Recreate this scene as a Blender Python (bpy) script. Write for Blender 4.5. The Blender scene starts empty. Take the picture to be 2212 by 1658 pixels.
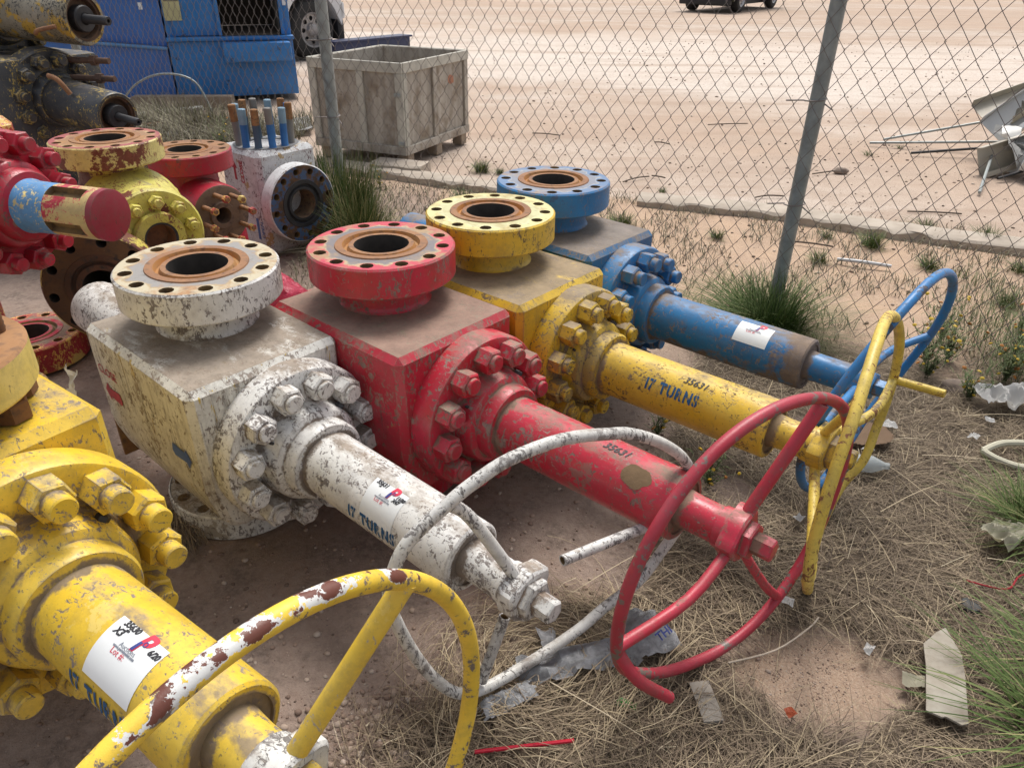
import bpy, bmesh, math, random
from mathutils import Vector, Matrix, noise as mnoise
random.seed(7)
S = bpy.context.scene
R = math.radians
PI = math.pi
S.unit_settings.system = 'METRIC'
S.unit_settings.scale_length = 0.745      # one blender unit is 0.745 m

# ------------------------------------------------------------------ camera
cd = bpy.data.cameras.new("camera"); cam = bpy.data.objects.new("camera", cd)
S.collection.objects.link(cam); S.camera = cam
cd.sensor_width = 36; cd.lens = 1600/2212*36; cd.clip_start = .05; cd.clip_end = 600
PT, RO = R(29.9), R(.6)
Fw = Vector((0, math.cos(PT), -math.sin(PT))); U0 = Vector((0, math.sin(PT), math.cos(PT))); R0 = Vector((1, 0, 0))
Rr = R0*math.cos(RO)+U0*math.sin(RO); Ur = U0*math.cos(RO)-R0*math.sin(RO)
cam.matrix_world = Matrix(((Rr.x, Ur.x, -Fw.x, 0), (Rr.y, Ur.y, -Fw.y, 0), (Rr.z, Ur.z, -Fw.z, 1.71), (0, 0, 0, 1)))
# ------------------------------------------------------------------ light
SUN_EL, SUN_AZ = 62, 72          # azimuth from +x
w = bpy.data.worlds.new("World"); S.world = w; w.use_nodes = True
nt = w.node_tree; bgn = nt.nodes['Background']
sk = nt.nodes.new('ShaderNodeTexSky'); sk.sky_type = 'NISHITA'; sk.sun_disc = False
sk.sun_elevation = R(SUN_EL); sk.sun_rotation = R(90-SUN_AZ); sk.air_density = 1.0; sk.dust_density = 4.0; sk.ozone_density = .6
hs = nt.nodes.new('ShaderNodeHueSaturation'); hs.inputs['Saturation'].default_value = .35   # cloud-white sky
nt.links.new(sk.outputs[0], hs.inputs['Color']); nt.links.new(hs.outputs[0], bgn.inputs[0])
bgn.inputs[1].default_value = .13
ld = bpy.data.lights.new("sun", 'SUN'); ld.energy = 2.1; ld.angle = R(24); ld.color = (1, .96, .9)
lo = bpy.data.objects.new("sun", ld); S.collection.objects.link(lo)
sd = Vector((math.cos(R(SUN_EL))*math.cos(R(SUN_AZ)), math.cos(R(SUN_EL))*math.sin(R(SUN_AZ)), math.sin(R(SUN_EL))))
lo.rotation_euler = sd.to_track_quat('Z', 'Y').to_euler(); lo.location = (0, 0, 12)
S.view_settings.view_transform = 'Standard'; S.view_settings.look = 'None'
S.view_settings.exposure = .42; S.view_settings.gamma = 1
S.render.engine = 'CYCLES'

# ------------------------------------------------------------------ node helper
class N:
    def __init__(s, name):
        s.mat = bpy.data.materials.new(name); s.mat.use_nodes = True; s.t = s.mat.node_tree
        s.b = s.t.nodes['Principled BSDF']; s._c = None
    def n(s, typ, **k):
        nd = s.t.nodes.new('ShaderNode'+typ)
        for a, v in k.items(): setattr(nd, a, v)
        return nd
    def L(s, a, b): s.t.links.new(a, b)
    def put(s, sock, v):
        if isinstance(v, (int, float)): sock.default_value = v
        elif isinstance(v, tuple): sock.default_value = (v+(1,))[:4] if len(sock.default_value) == 4 else v
        else: s.L(v, sock)
    def co(s, world=False):
        if s._c is None:
            if world: s._c = s.n('NewGeometry').outputs['Position']
            else:
                tc = s.n('TexCoord').outputs['Object']; oi = s.n('ObjectInfo').outputs['Random']
                v = s.n('VectorMath', operation='ADD'); s.L(tc, v.inputs[0])
                m = s.n('Math', operation='MULTIPLY'); s.L(oi, m.inputs[0]); m.inputs[1].default_value = 17
                s.L(m.outputs[0], v.inputs[1]); s._c = v.outputs[0]
        return s._c
    def noise(s, scale, detail=6, rough=.6, vec=None, sc=None, dist=0):
        v = vec or s.co()
        if sc:
            mp = s.n('Mapping'); mp.inputs['Scale'].default_value = sc; s.L(v, mp.inputs['Vector']); v = mp.outputs[0]
        nd = s.n('TexNoise'); s.L(v, nd.inputs['Vector'])
        nd.inputs['Scale'].default_value = scale; nd.inputs['Detail'].default_value = detail; nd.inputs['Roughness'].default_value = rough
        nd.inputs['Distortion'].default_value = dist
        return nd.outputs[0]
    def vor(s, scale, vec=None, out='Distance', rnd=1.):
        nd = s.n('TexVoronoi'); s.L(vec or s.co(), nd.inputs['Vector']); nd.inputs['Scale'].default_value = scale; nd.inputs['Randomness'].default_value = rnd
        return nd.outputs[out]
    def ramp(s, f, a, b, lo=0., hi=1.):
        nd = s.n('MapRange'); s.put(nd.inputs['Value'], f)
        for i, v in zip(('From Min', 'From Max', 'To Min', 'To Max'), (a, b, lo, hi)): nd.inputs[i].default_value = v
        return nd.outputs[0]
    def m(s, op, a, b=None):
        nd = s.n('Math', operation=op); s.put(nd.inputs[0], a)
        if b is not None: s.put(nd.inputs[1], b)
        return nd.outputs[0]
    def mix(s, f, a, b, blend='MIX'):
        nd = s.n('Mix', data_type='RGBA', blend_type=blend); s.put(nd.inputs[0], f); s.put(nd.inputs[6], a); s.put(nd.inputs[7], b)
        return nd.outputs[2]
    def attr(s, name): return s.n('Attribute', attribute_name=name).outputs['Fac']
    def nz(s):
        g = s.n('NewGeometry').outputs['Normal']; x = s.n('SeparateXYZ'); s.L(g, x.inputs[0]); return x.outputs[2]
    def bump(s, h, strength=.3, dist=.004):
        nd = s.n('Bump'); s.put(nd.inputs['Height'], h); nd.inputs['Strength'].default_value = strength; nd.inputs['Distance'].default_value = dist
        s.L(nd.outputs[0], s.b.inputs['Normal'])
    def fin(s, col, rough=.5, metal=0., spec=None):
        s.put(s.b.inputs['Base Color'], col); s.put(s.b.inputs['Roughness'], rough); s.put(s.b.inputs['Metallic'], metal)
        if spec is not None: s.b.inputs['Specular IOR Level'].default_value = spec
        return s.mat
DUST = (.30, .235, .175)
def paint(name, base, fade=None, chip=(.045, .04, .038), chip2=None, chips=.5, big=.0, dust=.5, streak=.0, speck=.4, rough=.42, dirt=(.16, .115, .08), dustcol=DUST, bump=.35, grime=.5, edge=.6, c2s=False):
    """old sprayed paint on cast steel: fading, scuffs, worn edges, drip streaks, dust lying on what faces up"""
    g = N(name); fade = fade or tuple(min(1, c*1.25+.02) for c in base)
    nB = g.noise(5.5, 9, .72); nA = g.m('ADD', g.m('MULTIPLY', g.noise(58, 9, .70, dist=.8, sc=(1, 1.5, .75)), .8), g.m('MULTIPLY', g.noise(9, 6, .7), .5)); nS = g.noise(75, 4, .6); nM = g.noise(15, 10, .78)
    col = g.mix(g.ramp(g.noise(4, 5), .35, .68), base, fade)
    col = g.mix(g.ramp(nM, .46, .66, 0, grime), col, tuple(c*.32+d*.36 for c, d in zip(base, (.22, .17, .13))))
    if chip2:
        t = .60-.16*big
        if c2s: nB2 = g.m('ADD', g.m('MULTIPLY', g.noise(1, 6, .75, sc=(30, 30, 3)), .7), g.m('MULTIPLY', nB, .3)); t += .01
        else: nB2 = nB
        col = g.mix(g.ramp(nB2, t, t+.015), col, chip2)
    t = .805-.2*chips
    mk = g.ramp(nA, t, t+.04)
    if edge:
        bv = g.n('Bevel', samples=3); bv.inputs['Radius'].default_value = .010; dt = g.n('VectorMath', operation='DOT_PRODUCT'); g.L(bv.outputs[0], dt.inputs[0]); g.L(g.n('NewGeometry').outputs['Normal'], dt.inputs[1])
        em = g.m('MULTIPLY', g.ramp(dt.outputs['Value'], .985, .90, 0, 1), g.ramp(nM, .60-.2*edge, .66-.2*edge)); mk = g.m('MAXIMUM', mk, em)
    col = g.mix(g.m('MULTIPLY', mk, .92), col, g.mix(g.ramp(nM, .42, .6), chip, tuple(min(1, c*1.6+.03) for c in chip)))
    if speck: col = g.mix(g.m('MULTIPLY', g.ramp(nS, .64, .70), speck), col, tuple(c*.5 for c in chip[:3]))
    nz = g.nz()
    if streak:
        st = g.noise(1, 6, .75, sc=(46, 46, 4)); side = g.ramp(g.m('ABSOLUTE', nz), .35, .8, 1, 0)
        msk = g.m('MULTIPLY', g.ramp(st, .66-.16*streak, .72-.12*streak), side)
        col = g.mix(g.m('MULTIPLY', msk, g.ramp(nB, .42, .56, .1, .8)), col, (.11, .09, .075))
    dn = g.m('ADD', g.m('MULTIPLY', g.noise(6, 9, .72, sc=(1, 1.8, 1)), 1.35), -.22)
    up = g.m('ADD', g.ramp(nz, .45, .97, -.45, .16), g.ramp(dust, 0, 1, -.27, .29))
    dm = g.ramp(g.m('ADD', dn, up), .44, .64)
    at = g.ramp(g.m('ADD', g.attr('dirt'), g.ramp(g.noise(14, 7, .7), .3, .7, -.45, .45)), .42, .66)
    col = g.mix(g.m('MULTIPLY', dm, .88), col, g.mix(g.ramp(nM, .35, .65), dustcol, tuple(c*.62 for c in dustcol)))
    col = g.mix(g.m('MULTIPLY', at, .9), col, g.mix(g.ramp(nM, .4, .65), dirt, tuple(c*1.7 for c in dirt)))
    h = g.m('ADD', g.m('MULTIPLY', g.noise(45, 5, .6), .6), g.m('MULTIPLY', mk, -.5)); g.bump(h, bump, .003)
    rg = g.m('MAXIMUM', g.m('MAXIMUM', dm, at), mk)
    return g.fin(col, g.ramp(rg, 0, 1, rough, .85))
def rusty(name, a=(.24, .085, .025), b=(.42, .17, .035), c=(.10, .05, .03), rough=.85, scale=9):
    g = N(name); n1 = g.noise(scale, 8, .65); n2 = g.noise(scale*4, 6, .6)
    col = g.mix(g.ramp(n1, .35, .62), a, b); col = g.mix(g.ramp(n2, .5, .68), col, c)
    g.bump(n2, .4, .003); return g.fin(col, rough)
def plain(name, base, rough=.6, metal=0., var=.25, scale=12, bump=.15, b2=None):
    g = N(name); n1 = g.noise(scale, 6, .6)
    col = g.mix(g.ramp(n1, .3, .7), base, b2 or tuple(c*(1-var) for c in base)); g.bump(g.noise(scale*4, 4), bump, .002)
    return g.fin(col, rough, metal)

# ------------------------------------------------------------------ mesh builder
class MB:
    def __init__(s): s.bm = bmesh.new(); s.d = s.bm.verts.layers.float.new('dirt'); s.M = Matrix.Identity(4)
    def v(s, co, d=0.):
        x = s.bm.verts.new(s.M @ Vector(co)); x[s.d] = d; return x
    def f(s, vs, mi=0):
        try: fc = s.bm.faces.new(vs)
        except ValueError: return None
        fc.material_index = mi; fc.smooth = True; return fc
    def lathe(s, prof, segs=48, M=Matrix.Identity(4), a0=0, a1=2*PI):
        """prof: (axial, radius, dirt, material of next band); axis = local z of M"""
        old = s.M; s.M = old @ M; full = abs(a1-a0-2*PI) < 1e-6; n = segs if full else segs+1
        rings = []
        for p in prof:
            z, r = p[0], p[1]; d = p[2] if len(p) > 2 else 0.
            rings.append([s.v((0, 0, z), d)] if r < 1e-6 else [s.v((r*math.cos(a0+(a1-a0)*i/segs), r*math.sin(a0+(a1-a0)*i/segs), z), d) for i in range(n)])
        for k in range(len(rings)-1):
            A, B = rings[k], rings[k+1]; mi = prof[k][3] if len(prof[k]) > 3 else 0
            for i in range(segs):
                j = (i+1) % n
                if len(A) == 1 and len(B) == 1: continue
                if len(A) == 1: s.f([A[0], B[i], B[j]], mi)
                elif len(B) == 1: s.f([A[i], B[0], A[j]], mi)
                else: s.f([A[i], B[i], B[j], A[j]], mi)
        s.M = old
    def holeband(s, z, r1, r2, bc, hr, n, depth, M, mi=1, mh=3, ph=0., d=0., flip=False):
        """annulus r1..r2 at height z with n round holes of depth"""
        old = s.M; s.M = old @ M; m = 5; step = 2*PI/n
        cols = {}
        def V(r, a):
            k = (round(r, 5), round(a % (2*PI), 5)); 
            if k not in cols: cols[k] = s.v((r*math.cos(a), r*math.sin(a), z), 1. if r == r1 else .5 if r == bc else 0.)
            return cols[k]
        for h in range(n):
            c = ph+h*step; b = []
            for i in range(m): b.append((r2, c-step/2+step*i/m))
            b.append((r2, c+step/2)); b.append((bc, c+step/2)); 
            for i in range(m+1): b.append((r1, c+step/2-step*i/m))
            b.append((bc, c-step/2))
            bv = [V(*q) for q in b]; cx, cy = bc*math.cos(c), bc*math.sin(c)
            inv = (s.M).inverted()
            tops, bots = [], []
            for q in b:
                px, py = q[0]*math.cos(q[1])-cx, q[0]*math.sin(q[1])-cy; l = math.hypot(px, py)
                tops.append(s.v((cx+hr*px/l, cy+hr*py/l, z), .25)); bots.append(s.v((cx+hr*px/l, cy+hr*py/l, z-depth), .6))
            k = len(b)
            for i in range(k):
                j = (i+1) % k
                s.f([bv[i], bv[j], tops[j], tops[i]], mi); s.f([tops[i], tops[j], bots[j], bots[i]], mh)
            s.f(bots, mh)
        s.M = old
    def box(s, x0, x1, y0, y1, z0, z1, mi=0, bev=0., d=0., seg=2, M=Matrix.Identity(4)):
        o = bmesh.new(); bmesh.ops.create_cube(o, size=1)
        for q in o.verts: q.co = ((x0+x1)/2+q.co.x*(x1-x0), (y0+y1)/2+q.co.y*(y1-y0), (z0+z1)/2+q.co.z*(z1-z0))
        if bev: bmesh.ops.bevel(o, geom=o.edges[:], offset=bev, segments=seg, affect='EDGES', profile=.6)
        mp = {}
        old = s.M; s.M = old @ M
        for q in o.verts: mp[q.index if False else q] = s.v(q.co, d)
        for fc in o.faces: s.f([mp[q] for q in fc.verts], mi)
        o.free(); s.M = old
    def prism(s, pts, z0, z1, mi=0, M=Matrix.Identity(4), ch=0., d=0., mtop=None):
        old = s.M; s.M = old @ M
        lv = [(z0, 0), (z1-ch, 0), (z1, ch)] if ch else [(z0, 0), (z1, 0)]
        cx = sum(p[0] for p in pts)/len(pts); cy = sum(p[1] for p in pts)/len(pts); rings = []
        for z, c in lv:
            ring = []
            for p in pts:
                l = math.hypot(p[0]-cx, p[1]-cy) or 1; k = 1-c/l
                ring.append(s.v((cx+(p[0]-cx)*k, cy+(p[1]-cy)*k, z), d if z == z0 else 0.))
            rings.append(ring)
        n = len(pts)
        for A, B in zip(rings, rings[1:]):
            for i in range(n): s.f([A[i], A[(i+1) % n], B[(i+1) % n], B[i]], mi)
        s.f(rings[-1], mi if mtop is None else mtop); s.f(rings[0][::-1], mi); s.M = old
    def tube(s, pts, r, closed=False, segs=12, cap=True, mi=0, sub=1, hollow=0., d=0.):
        P = [Vector(p) for p in pts]
        if sub > 1:
            Q = []; n = len(P)
            for i in range(n if closed else n-1):
                g = lambda k: P[k % n] if closed else P[max(0, min(n-1, k))]
                a, b, c, e = g(i-1), g(i), g(i+1), g(i+2)
                for k in range(sub):
                    t = k/sub
                    Q.append(.5*((2*b)+(c-a)*t+(2*a-5*b+4*c-e)*t*t+(3*b-a-3*c+e)*t**3))
            if not closed: Q.append(P[-1])
            P = Q
        n = len(P); T = []
        for i in range(n):
            a = P[(i-1) % n] if closed or i else P[0]; b = P[(i+1) % n] if closed or i < n-1 else P[-1]
            T.append((b-a).normalized())
        up = Vector((0, 0, 1)) if abs(T[0].z) < .9 else Vector((1, 0, 0)); X = (up-T[0]*up.dot(T[0])).normalized(); rings = []
        for i in range(n):
            X = (X-T[i]*X.dot(T[i])).normalized(); Y = T[i].cross(X); rr = r[i] if isinstance(r, list) else r
            rings.append([s.v(P[i]+(X*math.cos(2*PI*k/segs)+Y*math.sin(2*PI*k/segs))*rr, d) for k in range(segs)])
        for i in range(n if closed else n-1):
            A, B = rings[i], rings[(i+1) % n]; off = 0
            if closed and i == n-1:
                off = min(range(segs), key=lambda o: (A[0].co-B[o].co).length)
            for k in range(segs): s.f([A[k], A[(k+1) % segs], B[(k+1+off) % segs], B[(k+off) % segs]], mi)
        if cap and not closed:
            for A, e, sg in ((rings[0], P[0], 1), (rings[-1], P[-1], -1)):
                if hollow:
                    t = (T[0] if sg == 1 else T[-1])*sg
                    c = e; I = [s.bm.verts.new(c+(s.M.inverted() @ q.co-c)*hollow) for q in A] if False else [s.v(c+((s.M.inverted() @ q.co)-c)*hollow) for q in A]
                    J = [s.v(c+((s.M.inverted() @ q.co)-c)*hollow+t*.08) for q in A]
                    for k in range(segs):
                        j = (k+1) % segs; s.f([A[k], A[j], I[j], I[k]], mi); s.f([I[k], I[j], J[j], J[k]], mi+1)
                    s.f(J, mi+1)
                else: s.f(A if sg == 1 else A[::-1], mi)
        return P
    def mesh(s, name, ang=35, norm=True):
        if norm: bmesh.ops.recalc_face_normals(s.bm, faces=s.bm.faces[:])
        me = bpy.data.meshes.new(name); s.bm.to_mesh(me); s.bm.free()
        me.set_sharp_from_angle(angle=R(ang)); return me
def obj(name, me, mats, parent=None, loc=None, label=None):
    if isinstance(me, MB): me = me.mesh(name)
    if mats is not None:
        if not isinstance(mats, (list, tuple)): mats = [mats]
        for m_ in mats: me.materials.append(m_)
    o = bpy.data.objects.new(name, me); S.collection.objects.link(o); o.parent = parent
    if loc is not None: o.location = loc
    if label: o['label'] = label
    return o
def tag(o, label, cat, group=None):
    o['label'] = label; o['category'] = cat
    if group: o['group'] = group
    return o
def thing(name, label, cat, loc=(0, 0, 0), rz=0., group=None, rot=None):
    o = bpy.data.objects.new(name, None); S.collection.objects.link(o); o.empty_display_size = .1
    o.location = loc; o.rotation_euler = rot or (0, 0, rz); return tag(o, label, cat, group)
def Mx(o):
    return Matrix.Translation(o.location) @ o.rotation_euler.to_matrix().to_4x4()
TX = Matrix(((0, 0, 1, 0), (0, 1, 0, 0), (-1, 0, 0, 0), (0, 0, 0, 1)))     # local z -> world x ; local x -> -z
def AX(x=0, y=0, z=0): return Matrix.Translation((x, y, z)) @ TX
def hexp(r, ph=0.): return [(r*math.cos(ph+i*PI/3), r*math.sin(ph+i*PI/3)) for i in range(6)]
def attr_face(me, name, vals):
    a = me.attributes.new(name, 'FLOAT', 'FACE'); a.data.foreach_set('value', vals)
def textmesh(body, size, stencil=False, slant=0., bold=0., font=None):
    cu = bpy.data.curves.new('t', 'FONT'); cu.body = body; cu.size = size; cu.shear = slant; cu.offset = bold; cu.resolution_u = 3
    cu.align_x = 'CENTER'; cu.align_y = 'CENTER'
    o = bpy.data.objects.new('t', cu); S.collection.objects.link(o); bpy.context.view_layer.update()
    me = bpy.data.meshes.new_from_object(o.evaluated_get(bpy.context.evaluated_depsgraph_get()))
    S.collection.objects.unlink(o); bpy.data.objects.remove(o); bm = bmesh.new(); bm.from_mesh(me); bpy.data.meshes.remove(me)
    return bm
def wraptext(body, size, x0, ph0, r, stencil=False, slant=0., bold=0., off=.0016, zc=0.):
    """text lying on a tube whose axis is local x (height zc); ph measured from the top towards the near side"""
    if stencil:
        bm = bmesh.new(); x = 0
        for ch in body:
            if ch == ' ': x += size*.34; continue
            gb = textmesh(ch, size, False, slant, bold); xs = [v.co.x for v in gb.verts]; lo_, hi_ = min(xs), max(xs); c = (lo_+hi_)/2
            if ch in 'URNS7T' and hi_-lo_ > size*.2:
                w2 = size*.035; c += {'R': .02, 'N': 0, '7': .06}.get(ch, 0)*size
                for e in (c-w2, c+w2): bmesh.ops.bisect_plane(gb, geom=gb.verts[:]+gb.edges[:]+gb.faces[:], plane_co=(e, 0, 0), plane_no=(1, 0, 0))
                if ch != 'T': bmesh.ops.delete(gb, geom=[f for f in gb.faces if abs(f.calc_center_median().x-c) < w2*1.01], context='FACES')
                else: bmesh.ops.delete(gb, geom=[f for f in gb.faces if abs(f.calc_center_median().y-size*.16) < size*.05], context='FACES')
            for v in gb.verts: v.co.x += x-lo_
            tmp = bpy.data.meshes.new('g'); gb.to_mesh(tmp); gb.free(); bm.from_mesh(tmp); bpy.data.meshes.remove(tmp); x += hi_-lo_+size*.13
        for v in bm.verts: v.co.x = (v.co.x-x/2)*.74
    else: bm = textmesh(body, size, stencil, slant, bold)
    for y in [k*size*.12 for k in range(-8, 9)]:
        bmesh.ops.bisect_plane(bm, geom=bm.verts[:]+bm.edges[:]+bm.faces[:], plane_co=(0, y, 0), plane_no=(0, 1, 0))
    for v in bm.verts:
        ph = ph0-v.co.y/r; rr = r+off
        v.co = (x0+v.co.x, -rr*math.sin(ph), zc+rr*math.cos(ph))
    me = bpy.data.meshes.new('text'); bm.to_mesh(me); bm.free(); return me
def flattext(body, size, M, **k):
    bm = textmesh(body, size, **k); bm.transform(M); me = bpy.data.meshes.new('text'); bm.to_mesh(me); bm.free(); return me
def patch(x0, x1, p0, p1, r, off, zc=0., nx=4, npn=10, shape=None):
    m = MB(); g = [[m.v((x0+(x1-x0)*i/nx, -(r+off)*math.sin(p0+(p1-p0)*j/npn), zc+(r+off)*math.cos(p0+(p1-p0)*j/npn))) for j in range(npn+1)] for i in range(nx+1)]
    for i in range(nx):
        for j in range(npn): m.f([g[i][j], g[i+1][j], g[i+1][j+1], g[i][j+1]])
    return m

# ------------------------------------------------------------------ materials
MUD = (.15, .11, .08)
m_white = paint('white_paint', (.68, .67, .63), (.78, .77, .75), chip=(.13, .11, .10), chip2=(.40, .36, .30), chips=.60, grime=.45, dust=.38, streak=.5, speck=.8, dirt=(.13, .10, .075))
m_whitebody = paint('white_paint_body', (.64, .62, .55), (.72, .71, .66), chip=(.17, .135, .11), chip2=(.52, .38, .08), chips=.55, big=.10, dust=.62, streak=.9, speck=.8, dirt=(.13, .10, .075), c2s=True, grime=.6)
m_red = paint('red_paint', (.47, .014, .03), (.56, .035, .07), chip=(.17, .125, .10), chip2=(.30, .10, .085), chips=.56, big=-.1, dust=.36, streak=.3, speck=.6, rough=.32, grime=.6)
m_redbody = paint('red_paint_body', (.43, .013, .027), (.50, .03, .055), chip=(.17, .12, .09), chip2=(.35, .24, .09), chips=.6, big=-.3, dust=.74, streak=.3, speck=.5, rough=.38)
m_yel = paint('yellow_paint', (.68, .43, .022), (.72, .50, .07), chip=(.11, .075, .04), chip2=(.60, .43, .10), chips=.48, dust=.28, streak=.45, speck=.7, rough=.4)
m_yelbody = paint('yellow_paint_body', (.62, .39, .02), (.68, .46, .05), chip=(.11, .08, .045), chip2=(.52, .36, .08), chips=.46, dust=.7, streak=.7, speck=.8)
m_yeldirty = paint('yellow_paint_grimy', (.58, .37, .02), (.64, .44, .05), chip=(.09, .07, .045), chip2=(.36, .26, .08), chips=.55, big=.3, dust=.5, streak=.5, speck=.9)
m_blue = paint('blue_paint', (.018, .155, .37), (.03, .20, .45), chip=(.17, .13, .10), chip2=(.04, .11, .26), chips=.52, dust=.38, streak=.4, speck=.4, rough=.4)
m_bluebody = paint('blue_paint_body', (.025, .125, .27), (.04, .17, .35), chip=(.17, .13, .10), chips=.5, dust=.78, streak=.5, speck=.4)
m_fy = paint('yellow_paint_fresh', (.72, .47, .025), (.76, .55, .09), chip=(.14, .12, .12), chip2=(.70, .52, .13), chips=.47, dust=.24, streak=.15, speck=.6, rough=.38, dirt=(.15, .115, .09))
m_rimwhite = paint('rim_white', (.62, .61, .57), (.72, .71, .68), chip=(.10, .09, .085), chip2=(.30, .28, .26), chips=.58, big=.1, dust=.12, speck=.9)
m_rimred = paint('rim_red', (.46, .022, .045), (.50, .045, .075), chip=(.15, .12, .10), chip2=(.17, .13, .12), chips=.42, big=-.35, dust=.12, speck=.3)
m_rimyel = paint('rim_yellow', (.70, .50, .06), (.76, .58, .13), chip=(.13, .035, .02), chip2=(.30, .22, .12), chips=.5, big=-.25, dust=.12, speck=.5)
m_rimblue = paint('rim_blue', (.02, .17, .42), (.03, .21, .50), chip=(.13, .10, .09), chip2=(.05, .06, .09), chips=.42, big=.1, dust=.15, speck=.3)
m_rimfy = paint('rim_fore_yellow', (.74, .50, .04), (.78, .56, .10), chip=(.30, .27, .24), chip2=(.76, .55, .11), chips=.32, big=0, dust=.02, speck=.2, rough=.4)
def topface(name, outer, mid=(.20, .19, .19), rust=(.36, .17, .06), stain=(.5, .42, .2)):
    g = N(name); n = g.noise(9, 8, .7); n2 = g.noise(34, 7, .65); n3 = g.noise(5, 7, .7)
    f = g.m('ADD', g.attr('dirt'), g.ramp(n3, .3, .7, -.45, .45))
    col = g.mix(g.ramp(f, .40, .55), outer, stain); col = g.mix(g.ramp(f, .52, .72), col, mid)
    col = g.mix(g.ramp(n, .50, .64), col, rust); col = g.mix(g.ramp(n2, .58, .68, 0, .6), col, tuple(c*.5 for c in mid))
    g.bump(n2, .25, .002); return g.fin(col, .6)
m_topW = topface('flange_face_white', (.48, .42, .29), (.27, .255, .24), (.36, .19, .08), (.40, .28, .14))
m_topP = topface('flange_face_maroon', (.30, .07, .07), (.28, .15, .07), (.36, .17, .05), (.46, .33, .16))
m_topR = topface('flange_face_red', (.48, .04, .07), (.17, .15, .155), (.34, .22, .11), (.46, .36, .20))
m_topY = topface('flange_face_yellow', (.60, .54, .25), (.50, .48, .26), (.38, .30, .12), (.58, .54, .34))
m_topB = topface('flange_face_blue', (.11, .19, .33), (.20, .215, .26), (.30, .20, .12), (.34, .34, .33))
m_rust = rusty('rust_face', (.24, .115, .06), (.33, .17, .08), (.15, .085, .055))
m_orange = rusty('orange_rust', (.42, .17, .035), (.36, .20, .08), (.20, .10, .05))
m_bore = plain('bore_dark', (.06, .05, .042), .9, 0, .5, 20, .5)
m_hole = rusty('hole_rust', (.14, .085, .04), (.28, .18, .07), (.08, .055, .04))
m_darkmetal = plain('dark_steel', (.05, .05, .055), .5, .2, .5, 14)
m_black = paint('black_paint', (.035, .038, .043), (.075, .078, .085), chip=(.38, .27, .06), chip2=(.07, .065, .055), chips=.47, big=.1, grime=.1, dust=.18, speck=.6, rough=.35)
m_blackyel = paint('black_yellow_paint', (.22, .19, .12), (.32, .29, .22), chip=(.03, .03, .03), chip2=(.46, .29, .04), chips=.62, big=.5, dust=.1, speck=.8, rough=.4)
m_pale = paint('pale_yellow_paint', (.62, .52, .16), (.68, .60, .27), chip=(.16, .04, .025), chip2=(.15, .038, .022), chips=.52, big=.45, dust=.12, streak=.1, speck=.6, rough=.45)
m_pale2 = paint('lime_yellow_paint', (.58, .52, .08), (.64, .58, .16), chip=(.20, .07, .03), chip2=(.16, .05, .03), big=-.05, chips=.46, dust=.12, speck=.5, rough=.45)
m_paleneck = paint('peeling_yellow_paint', (.52, .44, .07), (.60, .5, .1), chip=(.10, .03, .02), chip2=(.13, .04, .022), chips=.6, big=.6, dust=.05, speck=.9)
m_crim = paint('crimson_paint', (.36, .012, .03), (.44, .02, .045), chip=(.10, .06, .05), chip2=(.40, .36, .32), chips=.38, big=-.45, dust=.12, speck=.5, rough=.35)
m_crim2 = paint('peeled_crimson', (.34, .015, .03), (.40, .03, .05), chip=(.62, .42, .10), chip2=(.60, .44, .14), chips=.56, big=.35, dust=.12, speck=.5)
m_endred = paint('end_red', (.24, .012, .028), (.28, .02, .04), chip=(.10, .04, .03), chips=.40, dust=.0, speck=.4)
m_skyblue = paint('sky_blue_paint', (.09, .26, .50), (.12, .32, .60), chip=(.62, .48, .16), chip2=(.10, .27, .5), chips=.46, dust=.1, speck=.3)
m_stenc = plain('stencil_blue', (.02, .11, .26), .7, 0, .3, 60)
m_ink = plain('marker_ink', (.02, .02, .025), .6, 0, .1)
m_paper = plain('label_paper', (.78, .80, .80), .5, 0, .05, 8, .05)
m_lred = plain('label_red', (.62, .03, .07), .5, 0, .05)
m_lblue = plain('label_blue', (.04, .06, .25), .5, 0, .05)
m_lgrey = plain('label_grey', (.2, .22, .27), .5, 0, .05)
m_ared = paint('arrow_red', (.36, .02, .04), chips=.2, dust=0, grime=.1, speck=0)
m_ablue = paint('arrow_blue', (.02, .08, .28), chips=.2, dust=0, grime=.1, speck=0)
m_wrap = N('plastic_wrap')
m_wrap.bump(m_wrap.noise(18, 5, .6), .8, .02); m_wrap = m_wrap.fin((.62, .06, .12), .3)

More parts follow.
